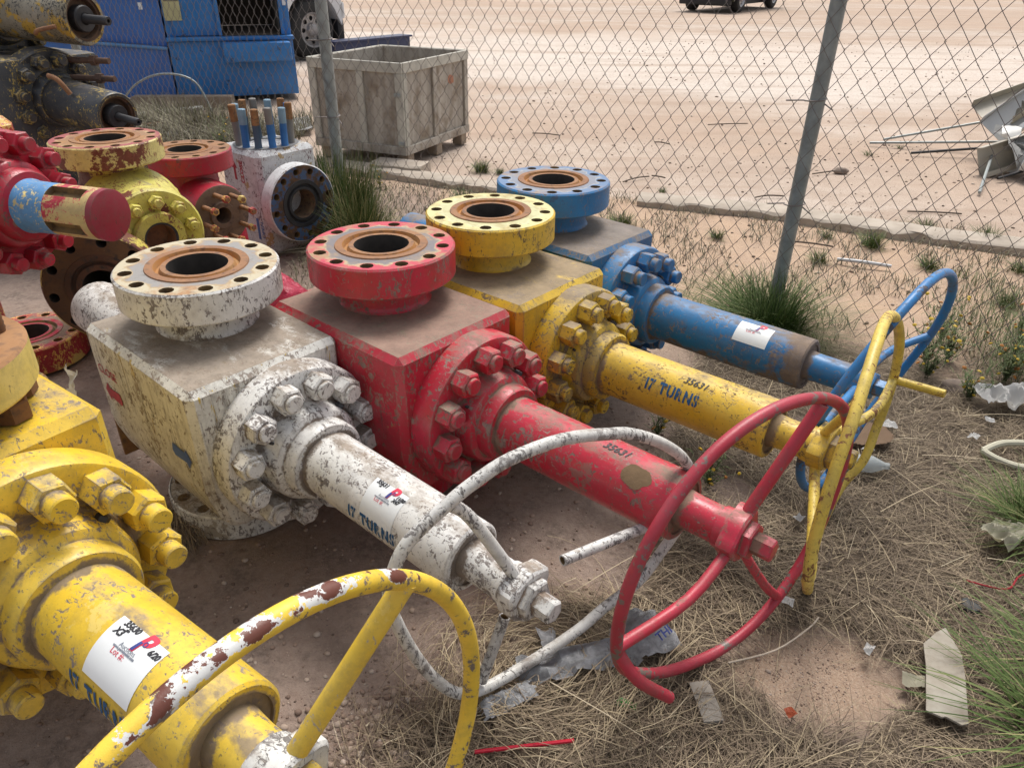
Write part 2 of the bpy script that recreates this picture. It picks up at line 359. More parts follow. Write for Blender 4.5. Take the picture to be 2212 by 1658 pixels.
# ------------------------------------------------------------------ wellhead valve builder
def flange(m, z, up, OD=.2395, t=.10, bore=.0895, bc=.2015, hr=.021, n=12, face_up=True, M=Matrix.Identity(4), ph=.13, rf=.151, depth=None, neck=.145, neck_to=None, k=1.):
    """disc flange, axis local z, outer face at z=0 pointing +z, body below; mats 0 paint 1 face 2 rust 3 hole 4 orange 5 bore"""
    T = M @ Matrix.Translation((0, 0, z)) @ (Matrix.Identity(4) if up else Matrix.Rotation(PI, 4, 'X'))
    OD, t, bore, bc, hr, rf = [q*k for q in (OD, t, bore, bc, hr, rf)]
    c = .006*k; r1 = bc-hr*1.45; r2 = bc+hr*1.32
    m.lathe([(-t, OD-c, 0, 0), (-t+c, OD, 0, 0), (-c, OD, 0, 0), (0, OD-c, 0, 1), (0, r2, 0, 1)], 64, T)
    m.holeband(0, r1, r2, bc, hr, n, depth or t*.98, T, ph=ph)
    m.lathe([(0, r1, 1, 1), (0, rf, 1, 2), (.004*k, rf-.002*k, 0, 2), (.004*k, .126*k, 0, 4), (-.012*k, .120*k, 0, 4), (-.012*k, .112*k, 0, 4), (.001*k, .105*k, 0, 2), (.001*k, bore, 0, 5), (-.30*k, bore, .6, 5), (-.30*k, 0, .6, 5)], 64, T)
def valve(name, label, loc, rz, group, P, M_, k=1., zc=.45, tilt=0., stud=.012, parts=('wheel',), bolts=12, backtube=True, body=True, nutph=.26):
    """gate valve lying with its stem along local +x. P: rim points in world space etc; M_: materials"""
    t = thing(name, label, 'valve', loc, 0, group, rot=(0, tilt, rz)); W = Mx(t)
    paintm, bodym, facem = M_['p'], M_['b'], M_['f']
    fm = [paintm, facem, m_rust, m_hole, m_orange, m_bore]
    K = lambda *a: [q*k for q in a]
    # body block with chamfered corners
    m = MB(); a, b = -.25*k, P.get('front', .388)*k; y0, y1 = P.get('ys', (-.285, .213)); z0, z1 = zc-.272*k, zc+.265*k
    cs = [(y0, .265), (y0+.004, -.085), (y0+.04, -.205), (y0+.085, -.245), (y1-.03, -.245), (y1, -.215), (y1, .265)]
    rows = [[m.v((x_, y_*k, zc+z_*k)) for y_, z_ in cs] for x_ in (a, b)]
    for i in range(len(cs)): j = (i+1) % len(cs); m.f([rows[0][i], rows[0][j], rows[1][j], rows[1][i]])
    m.f(rows[0][::-1]); m.f(rows[1]); bmesh.ops.recalc_face_normals(m.bm, faces=m.bm.faces[:])
    bmesh.ops.bevel(m.bm, geom=m.bm.edges[:], offset=.02*k, segments=1, affect='EDGES')
    obj('body', m, bodym, t)
    # necks + flanges (top and bottom)
    for up in (1, -1):
        if up > 0 and P.get('notop'): continue
        m = MB(); T = Matrix.Translation((0, 0, zc)) @ (Matrix.Identity(4) if up > 0 else Matrix.Rotation(PI, 4, 'X'))
        m.lathe([(.262*k, .158*k, .55), (.270*k, .149*k, .40), (.285*k, .145*k, .12), (.352*k, .144*k, 0)], 56, T)
        obj('neck', m, M_.get('n', paintm), t)
        m = MB(); m.lathe([(.352*k, .143*k, 0, 0), (.352*k, .232*k, 0, 0)], 64, T)
        flange(m, .45*k, True, M=T, k=k)
        obj('top_flange' if up > 0 else 'bottom_flange', m, fm if up > 0 else [M_.get('bf', bodym)]+fm[1:], t)
    # bonnets, packing glands, tubes
    for side in ((1, -1) if backtube else (1,)):
        A = Matrix.Translation((0, 0, zc)) @ (TX if side > 0 else Matrix.Rotation(PI, 4, 'Z') @ TX)
        m = MB()
        kb = 1 if side > 0 else .74; z9 = .468*k
        if side < 0: m.lathe([(.24*k, .17*k, .5), (.44*k, .17*k, .1), (.45*k, .165*k, 0), (.46*k, .1*k, .4)], 56, A)
        else: m.lathe([(.362*k, .235*k, .8), (.372*k, .246*k, .7), (.380*k, .252*k, .35), (.392*k, .256*k, 0), (.452*k, .256*k, 0), (.465*k, .250*k, 0), (.468*k, .243*k, .05), (.468*k, .165*k, .62), (.475*k, .160*k, .72), (.470*k, 0, .7)], 72, A)
        obj('bonnet', m, M_.get('bn', paintm), t)
        m = MB()
        m.lathe([(.468*k, .160*k, .5), (.478*k, .152*k, .35), (.515*k, .149*k, 0), (.528*k, .142*k, .0), (.534*k, .13*k, .4), (.536*k, .124*k, .55), (.545*k, .123*k, .3), (.572*k, .123*k, 0), (.582*k, .117*k, 0), (.583*k, .100*k, .75), (.583*k, .05*k, .9)], 56, A)
        if side > 0: obj('packing_gland', m, M_.get('g', paintm), t)
        m = MB(); m.M = A   # grease nipple + stubby hole plugs on the gland
        for ang, rr in ((2.35, .012), (.35, .004), (-2.2, .004)) if side > 0 else ():
            m = MB(); m.M = A; B = Matrix.Rotation(ang if side > 0 else ang, 4, 'Z') @ Matrix.Translation((.147*k, 0, .50*k)) @ Matrix.Rotation(PI/2, 4, 'Y')
            m.prism(hexp(rr*k*1.2), -.01*k, .016*k, 0, M=B, ch=.003*k, d=.6)
            obj('grease_fitting', m, m_darkmetal, t)
        # nuts
        mn = MB(); mn.prism(hexp(.0415*k), 0, .052*k, ch=.005*k, d=.55)
        mn.lathe([(.050*k, .0275*k, .75), ((.052+stud)*k-.003*k, .0265*k, 0), ((.052+stud)*k, .0235*k, 0), ((.052+stud)*k, 0, 0)], 20)
        me = mn.mesh('hex_nut'); me.materials.append(M_.get('nut', paintm))
        for i in range(bolts if side > 0 else 0):
            an = nutph+2*PI*i/bolts
            o = obj('hex_nut', me, None, t)
            o.matrix_local = A @ Matrix.Translation((.205*k*math.cos(an), .205*k*math.sin(an), .468*k)) @ Matrix.Rotation(random.uniform(0, 6), 4, 'Z')
        if side > 0:
            m = MB(); rt = .0945*k
            e = P.get('tube_end', 1.19*k)
            m.lathe([(.575*k, rt, .95), (.600*k, rt, .5), (.615*k, rt, .1), (e-.10*k, rt, 0), (e-.095*k, rt+.001, 0), (e-.006*k, rt, .0), (e, rt-.006*k, .2), (e, rt-.018*k, .75), (e-.006*k, rt-.019*k, .8), (e-.006*k, 0, .9)] if not P.get('mudend') else
                    [(.575*k, rt, .95), (.600*k, rt, .5), (.615*k, rt, .1), (e-.14*k, rt, 0), (e-.07*k, rt, .55), (e-.006*k, rt, .95), (e, rt-.006*k, 1), (e, rt-.018*k, 1), (e-.006*k, rt-.019*k, 1), (e-.006*k, 0, 1)], 56, A)
            if P.get('mudend'):
                bmesh.ops.subdivide_edges(m.bm, edges=[e_ for e_ in m.bm.edges if abs(e_.verts[0].co.x-e_.verts[1].co.x) > .1*k], cuts=10)
                for v_ in m.bm.verts: v_[m.d] = max(v_[m.d], .62*min(1, max(0, (zc+.01-v_.co.z)/(.09*k))) + .12)
            obj('stem_tube', m, M_.get('t', paintm), t)
            m = MB(); s1 = P.get('hub', 1.33*k)
            m.lathe([(e-.01*k, .056*k, 1), (e+.012*k, .053*k, .7), (e+.04*k, .051*k, .1), (s1-.02*k, .051*k, 0)], 40, A)
            obj('stem_sleeve', m, M_.get('t', paintm), t)
        else:
            m = MB(); e = .95*k; r = .108*k
            # slotted tail tube: lathe split in angular strips with two slots left open
            segs = 40; zs = [.45*k, .60*k, .68*k, .86*k, e-.008*k, e]
            slots = [(3, 7), (23, 27)]
            rings = [[m.v((A @ Vector((r*(1 if j < 5 else .93)*math.cos(2*PI*i/segs), r*(1 if j < 5 else .93)*math.sin(2*PI*i/segs), z)))) for i in range(segs)] for j, z in enumerate(zs)]
            inn = [[m.v((A @ Vector((r*.72*math.cos(2*PI*i/segs), r*.72*math.sin(2*PI*i/segs), z))), .5) for i in range(segs)] for z in (.68*k, .86*k)]
            for j in range(5):
                for i in range(segs):
                    if j == 2 and any(a_ <= i < b_ for a_, b_ in slots):
                        i2 = (i+1) % segs; m.f([inn[0][i], inn[0][i2], inn[1][i2], inn[1][i]], 1)
                        m.f([rings[2][i], rings[2][i2], inn[0][i2], inn[0][i]], 1); m.f([rings[3][i], rings[3][i2], inn[1][i2], inn[1][i]], 1)
                        if i in [q[0] for q in slots]: m.f([rings[2][i], rings[3][i], inn[1][i], inn[0][i]], 1)
                        if i in [q[1]-1 for q in slots]: m.f([rings[2][i2], rings[3][i2], inn[1][i2], inn[0][i2]], 1)
                        continue
                    m.f([rings[j][i], rings[j][(i+1) % segs], rings[j+1][(i+1) % segs], rings[j+1][i]])
            m.f(rings[-1])
            obj('tail_tube', m, [paintm, m_hole], t)
    inv = W.inverted()
    if 'rim' in P:
        s1 = P.get('hub', 1.33*k); A = Matrix.Translation((0, 0, zc)) @ TX @ Matrix.Rotation(P.get('hubrot', 0), 4, 'Z')
        m = MB()  # oval hub with lobes towards the spokes
        n = 36; pts = []
        for i in range(n):
            th = 2*PI*i/n; r = (.066+.014*max(0, math.cos(3*th))**2)*k; pts.append((r*math.cos(th), r*math.sin(th)))
        m.prism(pts, s1-.035*k, s1+.012*k, M=A, ch=.006*k, d=.4)
        m.lathe([(s1-.06*k, .056*k, .3), (s1-.035*k, .058*k, .2)], 32, A)
        obj('wheel_hub', m, M_.get('hub', M_['rim']), t)
        m = MB(); m.prism(hexp(.052*k, .3), s1+.012*k, s1+.034*k, M=A, ch=.004*k, d=.75)
        m.prism(hexp(.030*k, .1), s1+.034*k, s1+.085*k, M=A, ch=.004*k, d=.8)
        obj('hub_nut', m, M_.get('nut', M_['rim']), t)
        loc_ = lambda q: inv @ Vector(q)
        m = MB(); m.tube([loc_(q) for q in P['rim']], P.get('rr', .0145), closed=True, segs=14, sub=P.get('sub', 5))
        if 'wear' in P:
            for v_ in m.bm.verts: v_[m.d] = P['wear'](W @ v_.co)
        rim = obj('handwheel_rim', m, [P.get('rimmat', M_['rim']), m_hole], t)
        for sp in P.get('spokes', []):
            pts = [loc_(q) if len(q) == 3 else Vector(q[:3]) for q in sp['p']]
            m = MB(); m.tube(pts, sp.get('r', .0145), segs=14, sub=sp.get('sub', 4 if len(pts) > 2 else 6), hollow=.72 if sp.get('open') else 0)
            obj('handle' if sp.get('handle') else 'spoke', m, [sp.get('m', M_['rim']), m_hole], t)
    return t
def hubpt(loc, rz, s, tilt=0., off=(0, 0), zc=.45):
    """a world point on the stem axis at s, offset (side, up)"""
    M = Matrix.Translation(loc) @ Matrix.Rotation(rz, 4, 'Z') @ Matrix.Rotation(tilt, 4, 'Y')
    return tuple(M @ Vector((s, off[0], zc+off[1])))
def sticker(t, x0, x1, p0, p1, r, zc, num, marks, tiny=False):
    """paper lot label stuck round the tube"""
    o = obj('lot_label', patch(x0, x1, p0, p1, r, .0009, zc), m_paper, t)
    w_ = x1-x0; xm = (x0+x1)/2; q = p1-p0
    def T(body, size, fx, fp, mat, **k_):
        me = wraptext(body, size, x0+fx*w_, p0+fp*q, r, off=.0018, zc=zc, **k_); obj('lettering', me, mat, o)
    # emblem: a leaning red letter P with a blue foot
    T('P', w_*.40, .60, .15, m_lred, slant=.3, bold=.0022)
    me = wraptext('I', w_*.15, x0+.545*w_, p0+.225*q, r, off=.0024, zc=zc, bold=.0026, slant=.3); obj('lettering', me, m_lblue, o)
    me = wraptext('o', w_*.15, x0+.655*w_, p0+.115*q, r, off=.0026, zc=zc); obj('lettering', me, m_lblue, o)
    T('Auctions', w_*.09, .50, .33, m_lgrey)
    T('www.permianintl.com', w_*.05, .48, .39, m_lgrey, bold=.0003)
    T('Lot #:', w_*.11, .42, .46, m_lred)
    for body, size, fx, fp in marks: T(body, w_*size, fx, fp, m_ink, slant=.25, bold=.0008)
    return o

def worn(name, base, under, rustc, amount=.5):
    """bar paint worn through along the stretch that carries the wear attribute"""
    g = N(name); n = g.noise(30, 8, .7); n2 = g.noise(16, 7, .7); at = g.attr('dirt')
    col = g.mix(g.ramp(g.noise(6, 5), .35, .65), base, tuple(min(1, c*1.15+.02) for c in base))
    col = g.mix(g.ramp(g.noise(15, 9, .78), .46, .64, 0, .45), col, tuple(c*.4+.06 for c in base)); col = g.mix(g.ramp(g.m('ADD', g.m('MULTIPLY', n, .6), g.m('MULTIPLY', g.noise(9, 6, .7), .4)), .535, .555), col, (.17, .14, .12))
    e = g.m('ADD', g.m('MULTIPLY', at, .26), g.m('MULTIPLY', g.m('SUBTRACT', n2, .5), 1.3))
    col = g.mix(g.ramp(e, .30, .315), col, under)
    e2 = g.m('ADD', e, g.m('MULTIPLY', g.m('SUBTRACT', n, .5), 1.2)); col = g.mix(g.ramp(e2, .385, .40), col, rustc)
    g.bump(g.m('ADD', n, g.m('MULTIPLY', g.ramp(e, .30, .315), -.4)), .4, .003); return g.fin(col, .45)
m_wearF = worn('near_rim_yellow', (.74, .50, .04), (.66, .66, .64), (.13, .04, .025))
m_wearR = worn('red_rim_worn', (.37, .022, .042), (.16, .09, .06), (.26, .09, .025))

# ------------------------------------------------------------------ setting: ground sheet
TRK = [(-3, 17), (2, 13.5), (6, 12.5), (14, 14)]
def sstep(a, b, x):
    t = max(0, min(1, (x-a)/(b-a))); return t*t*(3-2*t)
def curb_y(x): return 6.40-.33*(x)-.0*x if x < 3.2 else 5.34-.55*(x-3.2)
def poly_side(x, y):
    """edge of the dry-grass litter: positive on the grass side"""
    E_ = [(-.34, .2), (-.30, 1.2), (-.05, 1.36), (.10, 1.60), (.33, 1.66), (.50, 1.95), (.62, 2.30), (.60, 2.6), (.85, 3.0), (1.0, 3.6), (.9, 6)]
    for (x0, y0), (x1, y1) in zip(E_, E_[1:]):
        if y <= y1: return x-(x0+(x1-x0)*(y-y0)/(y1-y0))
    return x-.9
BARE = [(.84, 1.385, .22, 1), (.30, 1.60, .0, 0), (1.30, 2.62, .14, 0), (.80, 2.2, .10, 0)]
def straw_amt(x, y):
    s_ = sstep(-.10, .14, poly_side(x, y)+.12*mnoise.noise(Vector((x*3, y*3, 0)))+.05*mnoise.noise(Vector((x*11, y*11, 3))))
    s_ *= 1-sstep(3.25, 3.9, y+.5*mnoise.noise(Vector((x*1.7, y*1.7, 7)))+.35*(x-1.4))
    for bx, by, br, k_ in BARE:
        if br: s_ *= sstep(br*.7, br*1.25, math.hypot((x-bx)*.8, (y-by)*1.15)+.07*mnoise.noise(Vector((x*8, y*8, 2))))
    return s_
def gz(x, y):
    v = .012*mnoise.noise(Vector((x*1.3, y*1.3, 0)))+.006*mnoise.noise(Vector((x*5, y*5, 1)))
    if 0 < y < 4.5 and -3 < x < 4: v += .004*mnoise.noise(Vector((x*16, y*16, 2)))
    v += .03*sstep(.2, .0, abs(poly_side(x, y)-.5))*0
    v += .02*straw_amt(x, y)
    v -= .05*sstep(7, 60, y)*0
    return v-.012
def axis(lo, a, b, hi, st):
    xs = []; x = a
    while x <= b: xs.append(x); x += st
    s_ = st; x = a
    left = []
    while x > lo: s_ *= 1.22; x -= s_; left.append(x)
    s_ = st; x = xs[-1]; right = []
    while x < hi: s_ *= 1.22; x += s_; right.append(x)
    return left[::-1]+xs+right
xs = axis(-160, -3.6, 4.2, 160, .04); ys = axis(-30, .6, 8.2, 260, .04)
verts = []; A1 = []; A2 = []; A3 = []
for y in ys:
    for x in xs:
        verts.append((x, y, gz(x, y))); A1.append(straw_amt(x, y) if 0 < y < 6 and x > -1 else 0.)
        A2.append(sstep(-.12, .12, y-curb_y(x)+.1*mnoise.noise(Vector((x, y, 0)))))
        A3.append(sstep(3.0, 4.3, y+.25*x+.4*mnoise.noise(Vector((x, y, 5)))) if x > -.6 else sstep(5.6, 7, y))
        A3[-1] = max(A3[-1], .8*sstep(.26, .12, math.hypot((x-.84)*.8, (y-1.385)*1.15)), .55*sstep(.2, .08, math.hypot(x-.22, (y-1.62)*1.5)))
nx = len(xs); faces = [(j*nx+i, j*nx+i+1, (j+1)*nx+i+1, (j+1)*nx+i) for j in range(len(ys)-1) for i in range(nx-1)]
me = bpy.data.meshes.new('ground'); me.from_pydata(verts, [], faces)
for nm, vals in (('straw', A1), ('yard', A2), ('sand', A3)):
    a = me.attributes.new(nm, 'FLOAT', 'POINT'); a.data.foreach_set('value', vals)
me.polygons.foreach_set('use_smooth', [True]*len(me.polygons))
g = N('ground_soil'); g.co(world=True)
n1 = g.noise(1.1, 6, .6); n2 = g.noise(6, 8, .65); n3 = g.noise(38, 7, .75); n4 = g.noise(130, 4, .7)
soil = g.mix(g.ramp(n1, .40, .60), (.25, .19, .158), (.32, .22, .168))
soil = g.mix(g.ramp(n2, .42, .66), soil, (.16, .122, .102))
soil = g.mix(g.ramp(n3, .38, .64), soil, (.33, .255, .21), 'MIX')
vr = g.vor(85); vr2 = g.vor(34); vc = g.vor(85, out='Color')
peb = g.m('MULTIPLY', g.ramp(vr, .16, .26, 1, 0), g.ramp(g.noise(25, 4), .48, .60))
soil = g.mix(g.m('MULTIPLY', peb, .55), soil, g.mix(g.ramp(vc, .3, .9), (.30, .22, .18), (.44, .36, .30)))
strawc = g.mix(g.ramp(n3, .35, .65), (.085, .064, .045), (.17, .13, .092)); strawc = g.mix(g.ramp(n2, .4, .62), strawc, (.15, .115, .08))
sand = g.mix(g.ramp(n2, .35, .65), (.44, .30, .20), (.36, .25, .18)); sand = g.mix(g.ramp(n4, .42, .7), sand, (.52, .40, .30)); sand = g.mix(g.ramp(n3, .60, .72), sand, (.24, .17, .13))
yard = g.mix(g.ramp(n1, .35, .68), (.48, .35, .26), (.52, .415, .33))
trk = g.noise(.16, 4, .55, sc=(.55, 1.5, 1)); yard = g.mix(g.ramp(trk, .46, .64), yard, (.60, .53, .46)); yard = g.mix(g.ramp(g.noise(2.2, 8, .7), .42, .66, 0, .7), yard, (.40, .30, .23))
yard = g.mix(g.ramp(g.noise(.5, 5, .6, sc=(.35, 2.2, 1)), .52, .70), yard, (.42, .32, .25))
yard = g.mix(g.m('MULTIPLY', g.ramp(n4, .44, .60), .8), yard, (.33, .25, .20)); yard = g.mix(g.m('MULTIPLY', g.ramp(n3, .60, .70), .7), yard, (.26, .20, .165))
yard = g.mix(g.m('MULTIPLY', g.ramp(g.vor(26), .05, .11, 1, 0), .8), yard, (.16, .13, .115))
col = g.mix(g.attr('sand'), soil, sand)
col = g.mix(g.ramp(g.m('ADD', g.attr('straw'), g.ramp(n3, .3, .7, -.25, .25)), .35, .65), col, strawc)
col = g.mix(g.attr('yard'), col, yard)
sx = g.n('SeparateXYZ'); g.L(g.co(), sx.inputs[0]); yy = g.m('ADD', sx.outputs[1], g.m('MULTIPLY', g.m('SUBTRACT', g.noise(.35, 5, .6), .5), 14)); yy = g.m('ADD', yy, g.m('MULTIPLY', sx.outputs[0], .25))
lane = g.m('MULTIPLY', g.ramp(yy, 10.5, 14), g.ramp(yy, 24, 19)); col = g.mix(g.m('MULTIPLY', g.m('MULTIPLY', lane, .75), g.ramp(n3, .68, .45)), col, (.66, .60, .54))
rut = g.noise(.9, 5, .65, sc=(.16, 1.6, 1)); col = g.mix(g.m('MULTIPLY', g.m('MULTIPLY', g.ramp(rut, .53, .63), g.attr('yard')), .55), col, (.36, .265, .20))
h = g.m('ADD', g.m('ADD', g.m('MULTIPLY', n3, .7), g.m('MULTIPLY', n4, .35)), g.m('MULTIPLY', peb, .35)); g.bump(h, .75, .012)
me.materials.append(g.fin(col, .95, 0, .2))
gr = bpy.data.objects.new('ground', me); S.collection.objects.link(gr); gr['kind'] = 'structure'

# ------------------------------------------------------------------ the five gate valves in the front group
YW, YR, YY, YB, YF = R(-41), R(-41), R(-40.5), R(-41.5), R(-35.3)
GV = 'gate valves lying in a row on the dirt'
W_rim = [[-0.25, 1.151, 0.575], [-0.214, 1.174, 0.651], [-0.13, 1.226, 0.715], [-0.073, 1.262, 0.747], [-0.0, 1.307, 0.773], [0.114, 1.379, 0.775], [0.229, 1.451, 0.743], [0.293, 1.49, 0.717], [0.385, 1.548, 0.649], [0.464, 1.597, 0.556], [0.504, 1.623, 0.433], [0.481, 1.608, 0.35], [0.42, 1.57, 0.261], [0.363, 1.534, 0.193], [0.261, 1.471, 0.153], [0.185, 1.423, 0.116], [0.051, 1.339, 0.084], [-0.066, 1.266, 0.074], [-0.129, 1.227, 0.107], [-0.182, 1.194, 0.206], [-0.22, 1.17, 0.318], [-0.247, 1.153, 0.429], [-0.259, 1.146, 0.502]]
R_rim = [[0.921, 1.679, 0.45], [0.912, 1.665, 0.561], [0.879, 1.629, 0.661], [0.826, 1.579, 0.744], [0.757, 1.521, 0.803], [0.677, 1.461, 0.838], [0.591, 1.402, 0.85], [0.505, 1.344, 0.837], [0.424, 1.286, 0.802], [0.353, 1.232, 0.742], [0.296, 1.188, 0.66], [0.257, 1.159, 0.56], [0.241, 1.152, 0.45], [0.246, 1.165, 0.339], [0.278, 1.203, 0.232], [0.336, 1.252, 0.156], [0.408, 1.307, 0.096], [0.491, 1.362, 0.061], [0.579, 1.418, 0.045], [0.667, 1.475, 0.058], [0.747, 1.532, 0.097], [0.817, 1.588, 0.157], [0.872, 1.636, 0.239], [0.907, 1.669, 0.339]]
B_rim = [[1.518, 2.459, 0.475], [1.529, 2.427, 0.578], [1.515, 2.382, 0.675], [1.478, 2.326, 0.759], [1.422, 2.261, 0.825], [1.354, 2.189, 0.868], [1.279, 2.112, 0.883], [1.202, 2.037, 0.87], [1.125, 1.971, 0.829], [1.054, 1.921, 0.764], [0.992, 1.89, 0.68], [0.945, 1.88, 0.583], [0.918, 1.888, 0.478], [0.917, 1.911, 0.372], [0.939, 1.948, 0.273], [0.982, 1.998, 0.187], [1.04, 2.06, 0.12], [1.106, 2.135, 0.078], [1.175, 2.218, 0.065], [1.244, 2.302, 0.08], [1.312, 2.376, 0.123], [1.377, 2.433, 0.19], [1.437, 2.466, 0.275], [1.486, 2.474, 0.372]]
Y_rim = [[1.249, 2.118, 0.448], [1.239, 2.104, 0.561], [1.209, 2.07, 0.666], [1.16, 2.018, 0.755], [1.1, 1.949, 0.822], [1.036, 1.865, 0.865], [0.975, 1.771, 0.88], [0.918, 1.673, 0.867], [0.866, 1.582, 0.826], [0.819, 1.502, 0.758], [0.779, 1.443, 0.667], [0.755, 1.406, 0.561], [0.749, 1.392, 0.446], [0.765, 1.402, 0.334], [0.84, 1.53, 0.18], [0.885, 1.61, 0.09], [0.925, 1.69, 0.035], [0.965, 1.77, 0.012], [1.005, 1.85, 0.006], [1.045, 1.93, 0.012], [1.09, 2.0, 0.05], [1.145, 2.055, 0.135], [1.206, 2.076, 0.227], [1.236, 2.109, 0.333]]
def circle(c, yaw, r, n=24):
    e = Vector((-math.sin(yaw), math.cos(yaw), 0))
    return [tuple(Vector(c)+e*r*math.cos(2*PI*i/n)+Vector((0, 0, r*math.sin(2*PI*i/n)))) for i in range(n)]
# white
LW = (-.975, 2.142, -.005); TW = R(1.2)
H_ = lambda s_, a=0, b=0: hubpt(LW, YW, s_, TW, (a, b))
vW = valve('gate_valve', 'scuffed white gate valve with lot label, its white handwheel bent and cut', LW, YW, GV,
    dict(rim=W_rim, hub=1.335, tube_end=1.16, hubrot=.0, sub=4, rr=.0150, spokes=[
        dict(p=[H_(1.315, -.01, .04), (-.085, 1.262, .64), (-.128, 1.232, .705)], r=.0150, sub=5),
        dict(p=[(.131, 1.389, .403), (.479, 1.607, .383)], r=.0145, open=True, sub=1),
        dict(p=[(-.012, 1.300, .300), (-.07, 1.262, .110)], r=.0145, open=True, sub=1)]),
    dict(p=m_white, b=m_whitebody, bf=m_white, f=m_topW, rim=m_rimwhite, hub=m_white), tilt=TW)
sticker(vW, .835, .960, R(14), R(80), .0945, .45, '35631', [('35631', .13, .24, .07), ('-', .2, .22, .13), ('11/20', .10, .87, .16), ('X47', .11, .80, .27)])
obj('lettering', wraptext('17 TURNS', .050, .885, R(90), .0945, stencil=True, bold=.0020, zc=.45), m_stenc, vW)
def arrow_mesh(pts, M):
    m = MB(); m.f([m.v(M @ Vector((p[0], p[1], 0))) for p in pts]); return m
SIDE = lambda x, z, y=-.2850: Matrix.Translation((x, y, z)) @ Matrix.Rotation(PI/2, 4, 'X')
ARW = [(-.055, .0), (-.028, .034), (-.022, .016), (.050, .020), (.058, -.010), (.046, -.024), (-.022, -.018), (-.030, -.036)]
obj('painted_arrow', arrow_mesh(ARW, SIDE(-.145, .50)), m_ared, vW)
obj('painted_arrow', arrow_mesh([(-x, y) for x, y in ARW], SIDE(.275, .475)), m_ablue, vW)
obj('lettering', flattext('CLOSE', .042, SIDE(-.15, .575), bold=.0006), m_ared, vW)
m = MB()   # rusty edge plate hanging at the back corner
m.box(-.264, -.252, -.27, .10, .20, .50, bev=.003); obj('edge_plate', m, rusty('plate_rust', (.30, .20, .09), (.22, .10, .05), (.13, .09, .07)), vW)
# red
LR = (-.430, 2.315, 0)
H_ = lambda s_, a=0, b=0: hubpt(LR, YR, s_, 0, (a, b))
vR = valve('gate_valve', 'glossy red gate valve second in the row, red handwheel with a stub handle', LR, YR, GV,
    dict(rim=R_rim, rimmat=m_wearR, wear=lambda q: sstep(.40, .30, q.x)*sstep(.22, .34, q.z)*sstep(.75, .60, q.z)*.5, hub=1.345, tube_end=1.18, hubrot=.5, rr=.0150, spokes=[
        dict(p=[H_(1.335, .02, .05), (.737, 1.505, .80)], r=.0165), dict(p=[H_(1.335, -.045, -.02), (.43, 1.29, .375), (.246, 1.163, .355)], r=.0150),
        dict(p=[H_(1.335, .02, -.05), (.70, 1.50, .22), (.775, 1.553, .117)], r=.0135), dict(p=[(.247, 1.170, .335), (.30, 1.16, .25), (.395, 1.20, .135)], r=.0155, handle=1)]),
    dict(p=m_red, b=m_redbody, f=m_topR, rim=m_rimred, hub=m_red), nutph=.1)
obj('lettering', wraptext('35631', .034, .965, R(8), .0945, slant=.3, bold=.0006, zc=.45), m_ink, vR)
m = MB()
for i in range(11):
    a_ = random.uniform(0, 6.3)
m.v((0, 0, 0)); m.bm.free(); 
# mud patch on the red tube
mp = MB(); ctr = mp.v((1.055, -.0958*math.sin(R(38)), .45+.0958*math.cos(R(38)))); ring = []
for i in range(22):
    a_ = 2*PI*i/22; rr_ = 1+.28*mnoise.noise(Vector((math.cos(a_)*1.6, math.sin(a_)*1.6, 4))); px = 1.055+.043*rr_*math.cos(a_); ph = R(38)+.36*rr_*math.sin(a_)
    ring.append(mp.v((px, -.0958*math.sin(ph), .45+.0958*math.cos(ph))))
for i in range(22): mp.f([ctr, ring[i], ring[(i+1) % 22]])
obj('mud_patch', mp, plain('dried_mud', (.20, .13, .07), .95, 0, .3, 40, .5), vR)
# yellow
LY = (-.086, 2.692, 0)
H_ = lambda s_, a=0, b=0: hubpt(LY, YY, s_, 0, (a, b), .452)
vY = valve('gate_valve', 'yellow gate valve lying between the red and the blue one, chipped handwheel', LY, YY, GV,
    dict(rim=Y_rim, hub=1.345, tube_end=1.185, hubrot=.3, rr=.0150, spokes=[
        dict(p=[H_(1.33, .03, .03), (1.12, 1.95, .50), (1.245, 2.11, .528)], r=.014), dict(p=[H_(1.33, -.01, .055), (.90, 1.66, .70), (.862, 1.575, .815)], r=.014),
        dict(p=[H_(1.33, -.02, -.05), (.80, 1.48, .34), (.765, 1.402, .325)], r=.0155), dict(p=[(1.245, 2.11, .528), (1.30, 2.055, .534), (1.355, 2.0, .54)], r=.0135, handle=1)]),
    dict(p=m_yel, b=m_yelbody, f=m_topY, rim=m_rimyel, bn=m_yeldirty, g=m_yeldirty, nut=m_yeldirty, hub=m_yel), stud=.022, nutph=.2)
obj('lettering', wraptext('17 TURNS', .052, .865, R(62), .0945, stencil=True, bold=.0020, zc=.45), m_stenc, vY)
obj('lettering', wraptext('35631', .034, .925, R(28), .0945, slant=.25, bold=.0005, zc=.45), m_ink, vY)
# blue
LB = (.166, 3.148, 0)
H_ = lambda s_, a=0, b=0: hubpt(LB, YB, s_, 0, (a, b), .45)
vB = valve('gate_valve', 'muddy blue gate valve at the far end of the row, white label on tube', LB, YB, GV,
    dict(ys=(-.25, .22), rim=B_rim, hub=1.40, tube_end=1.205, mudend=1, hubrot=.8, rr=.0150, spokes=[
        dict(p=[H_(1.39, .03, .04), (1.38, 2.40, .49), (1.526, 2.445, .527)], r=.014), dict(p=[H_(1.39, -.05, 0), (.95, 1.90, .49)], r=.014),
        dict(p=[H_(1.39, 0, -.05), (1.17, 2.205, .08)], r=.014)]),
    dict(p=m_blue, b=m_bluebody, f=m_topB, rim=m_rimblue, hub=m_blue), stud=.03, nutph=.0)
o = sticker(vB, .935, 1.065, R(8), R(62), .0945, .45, '', [])
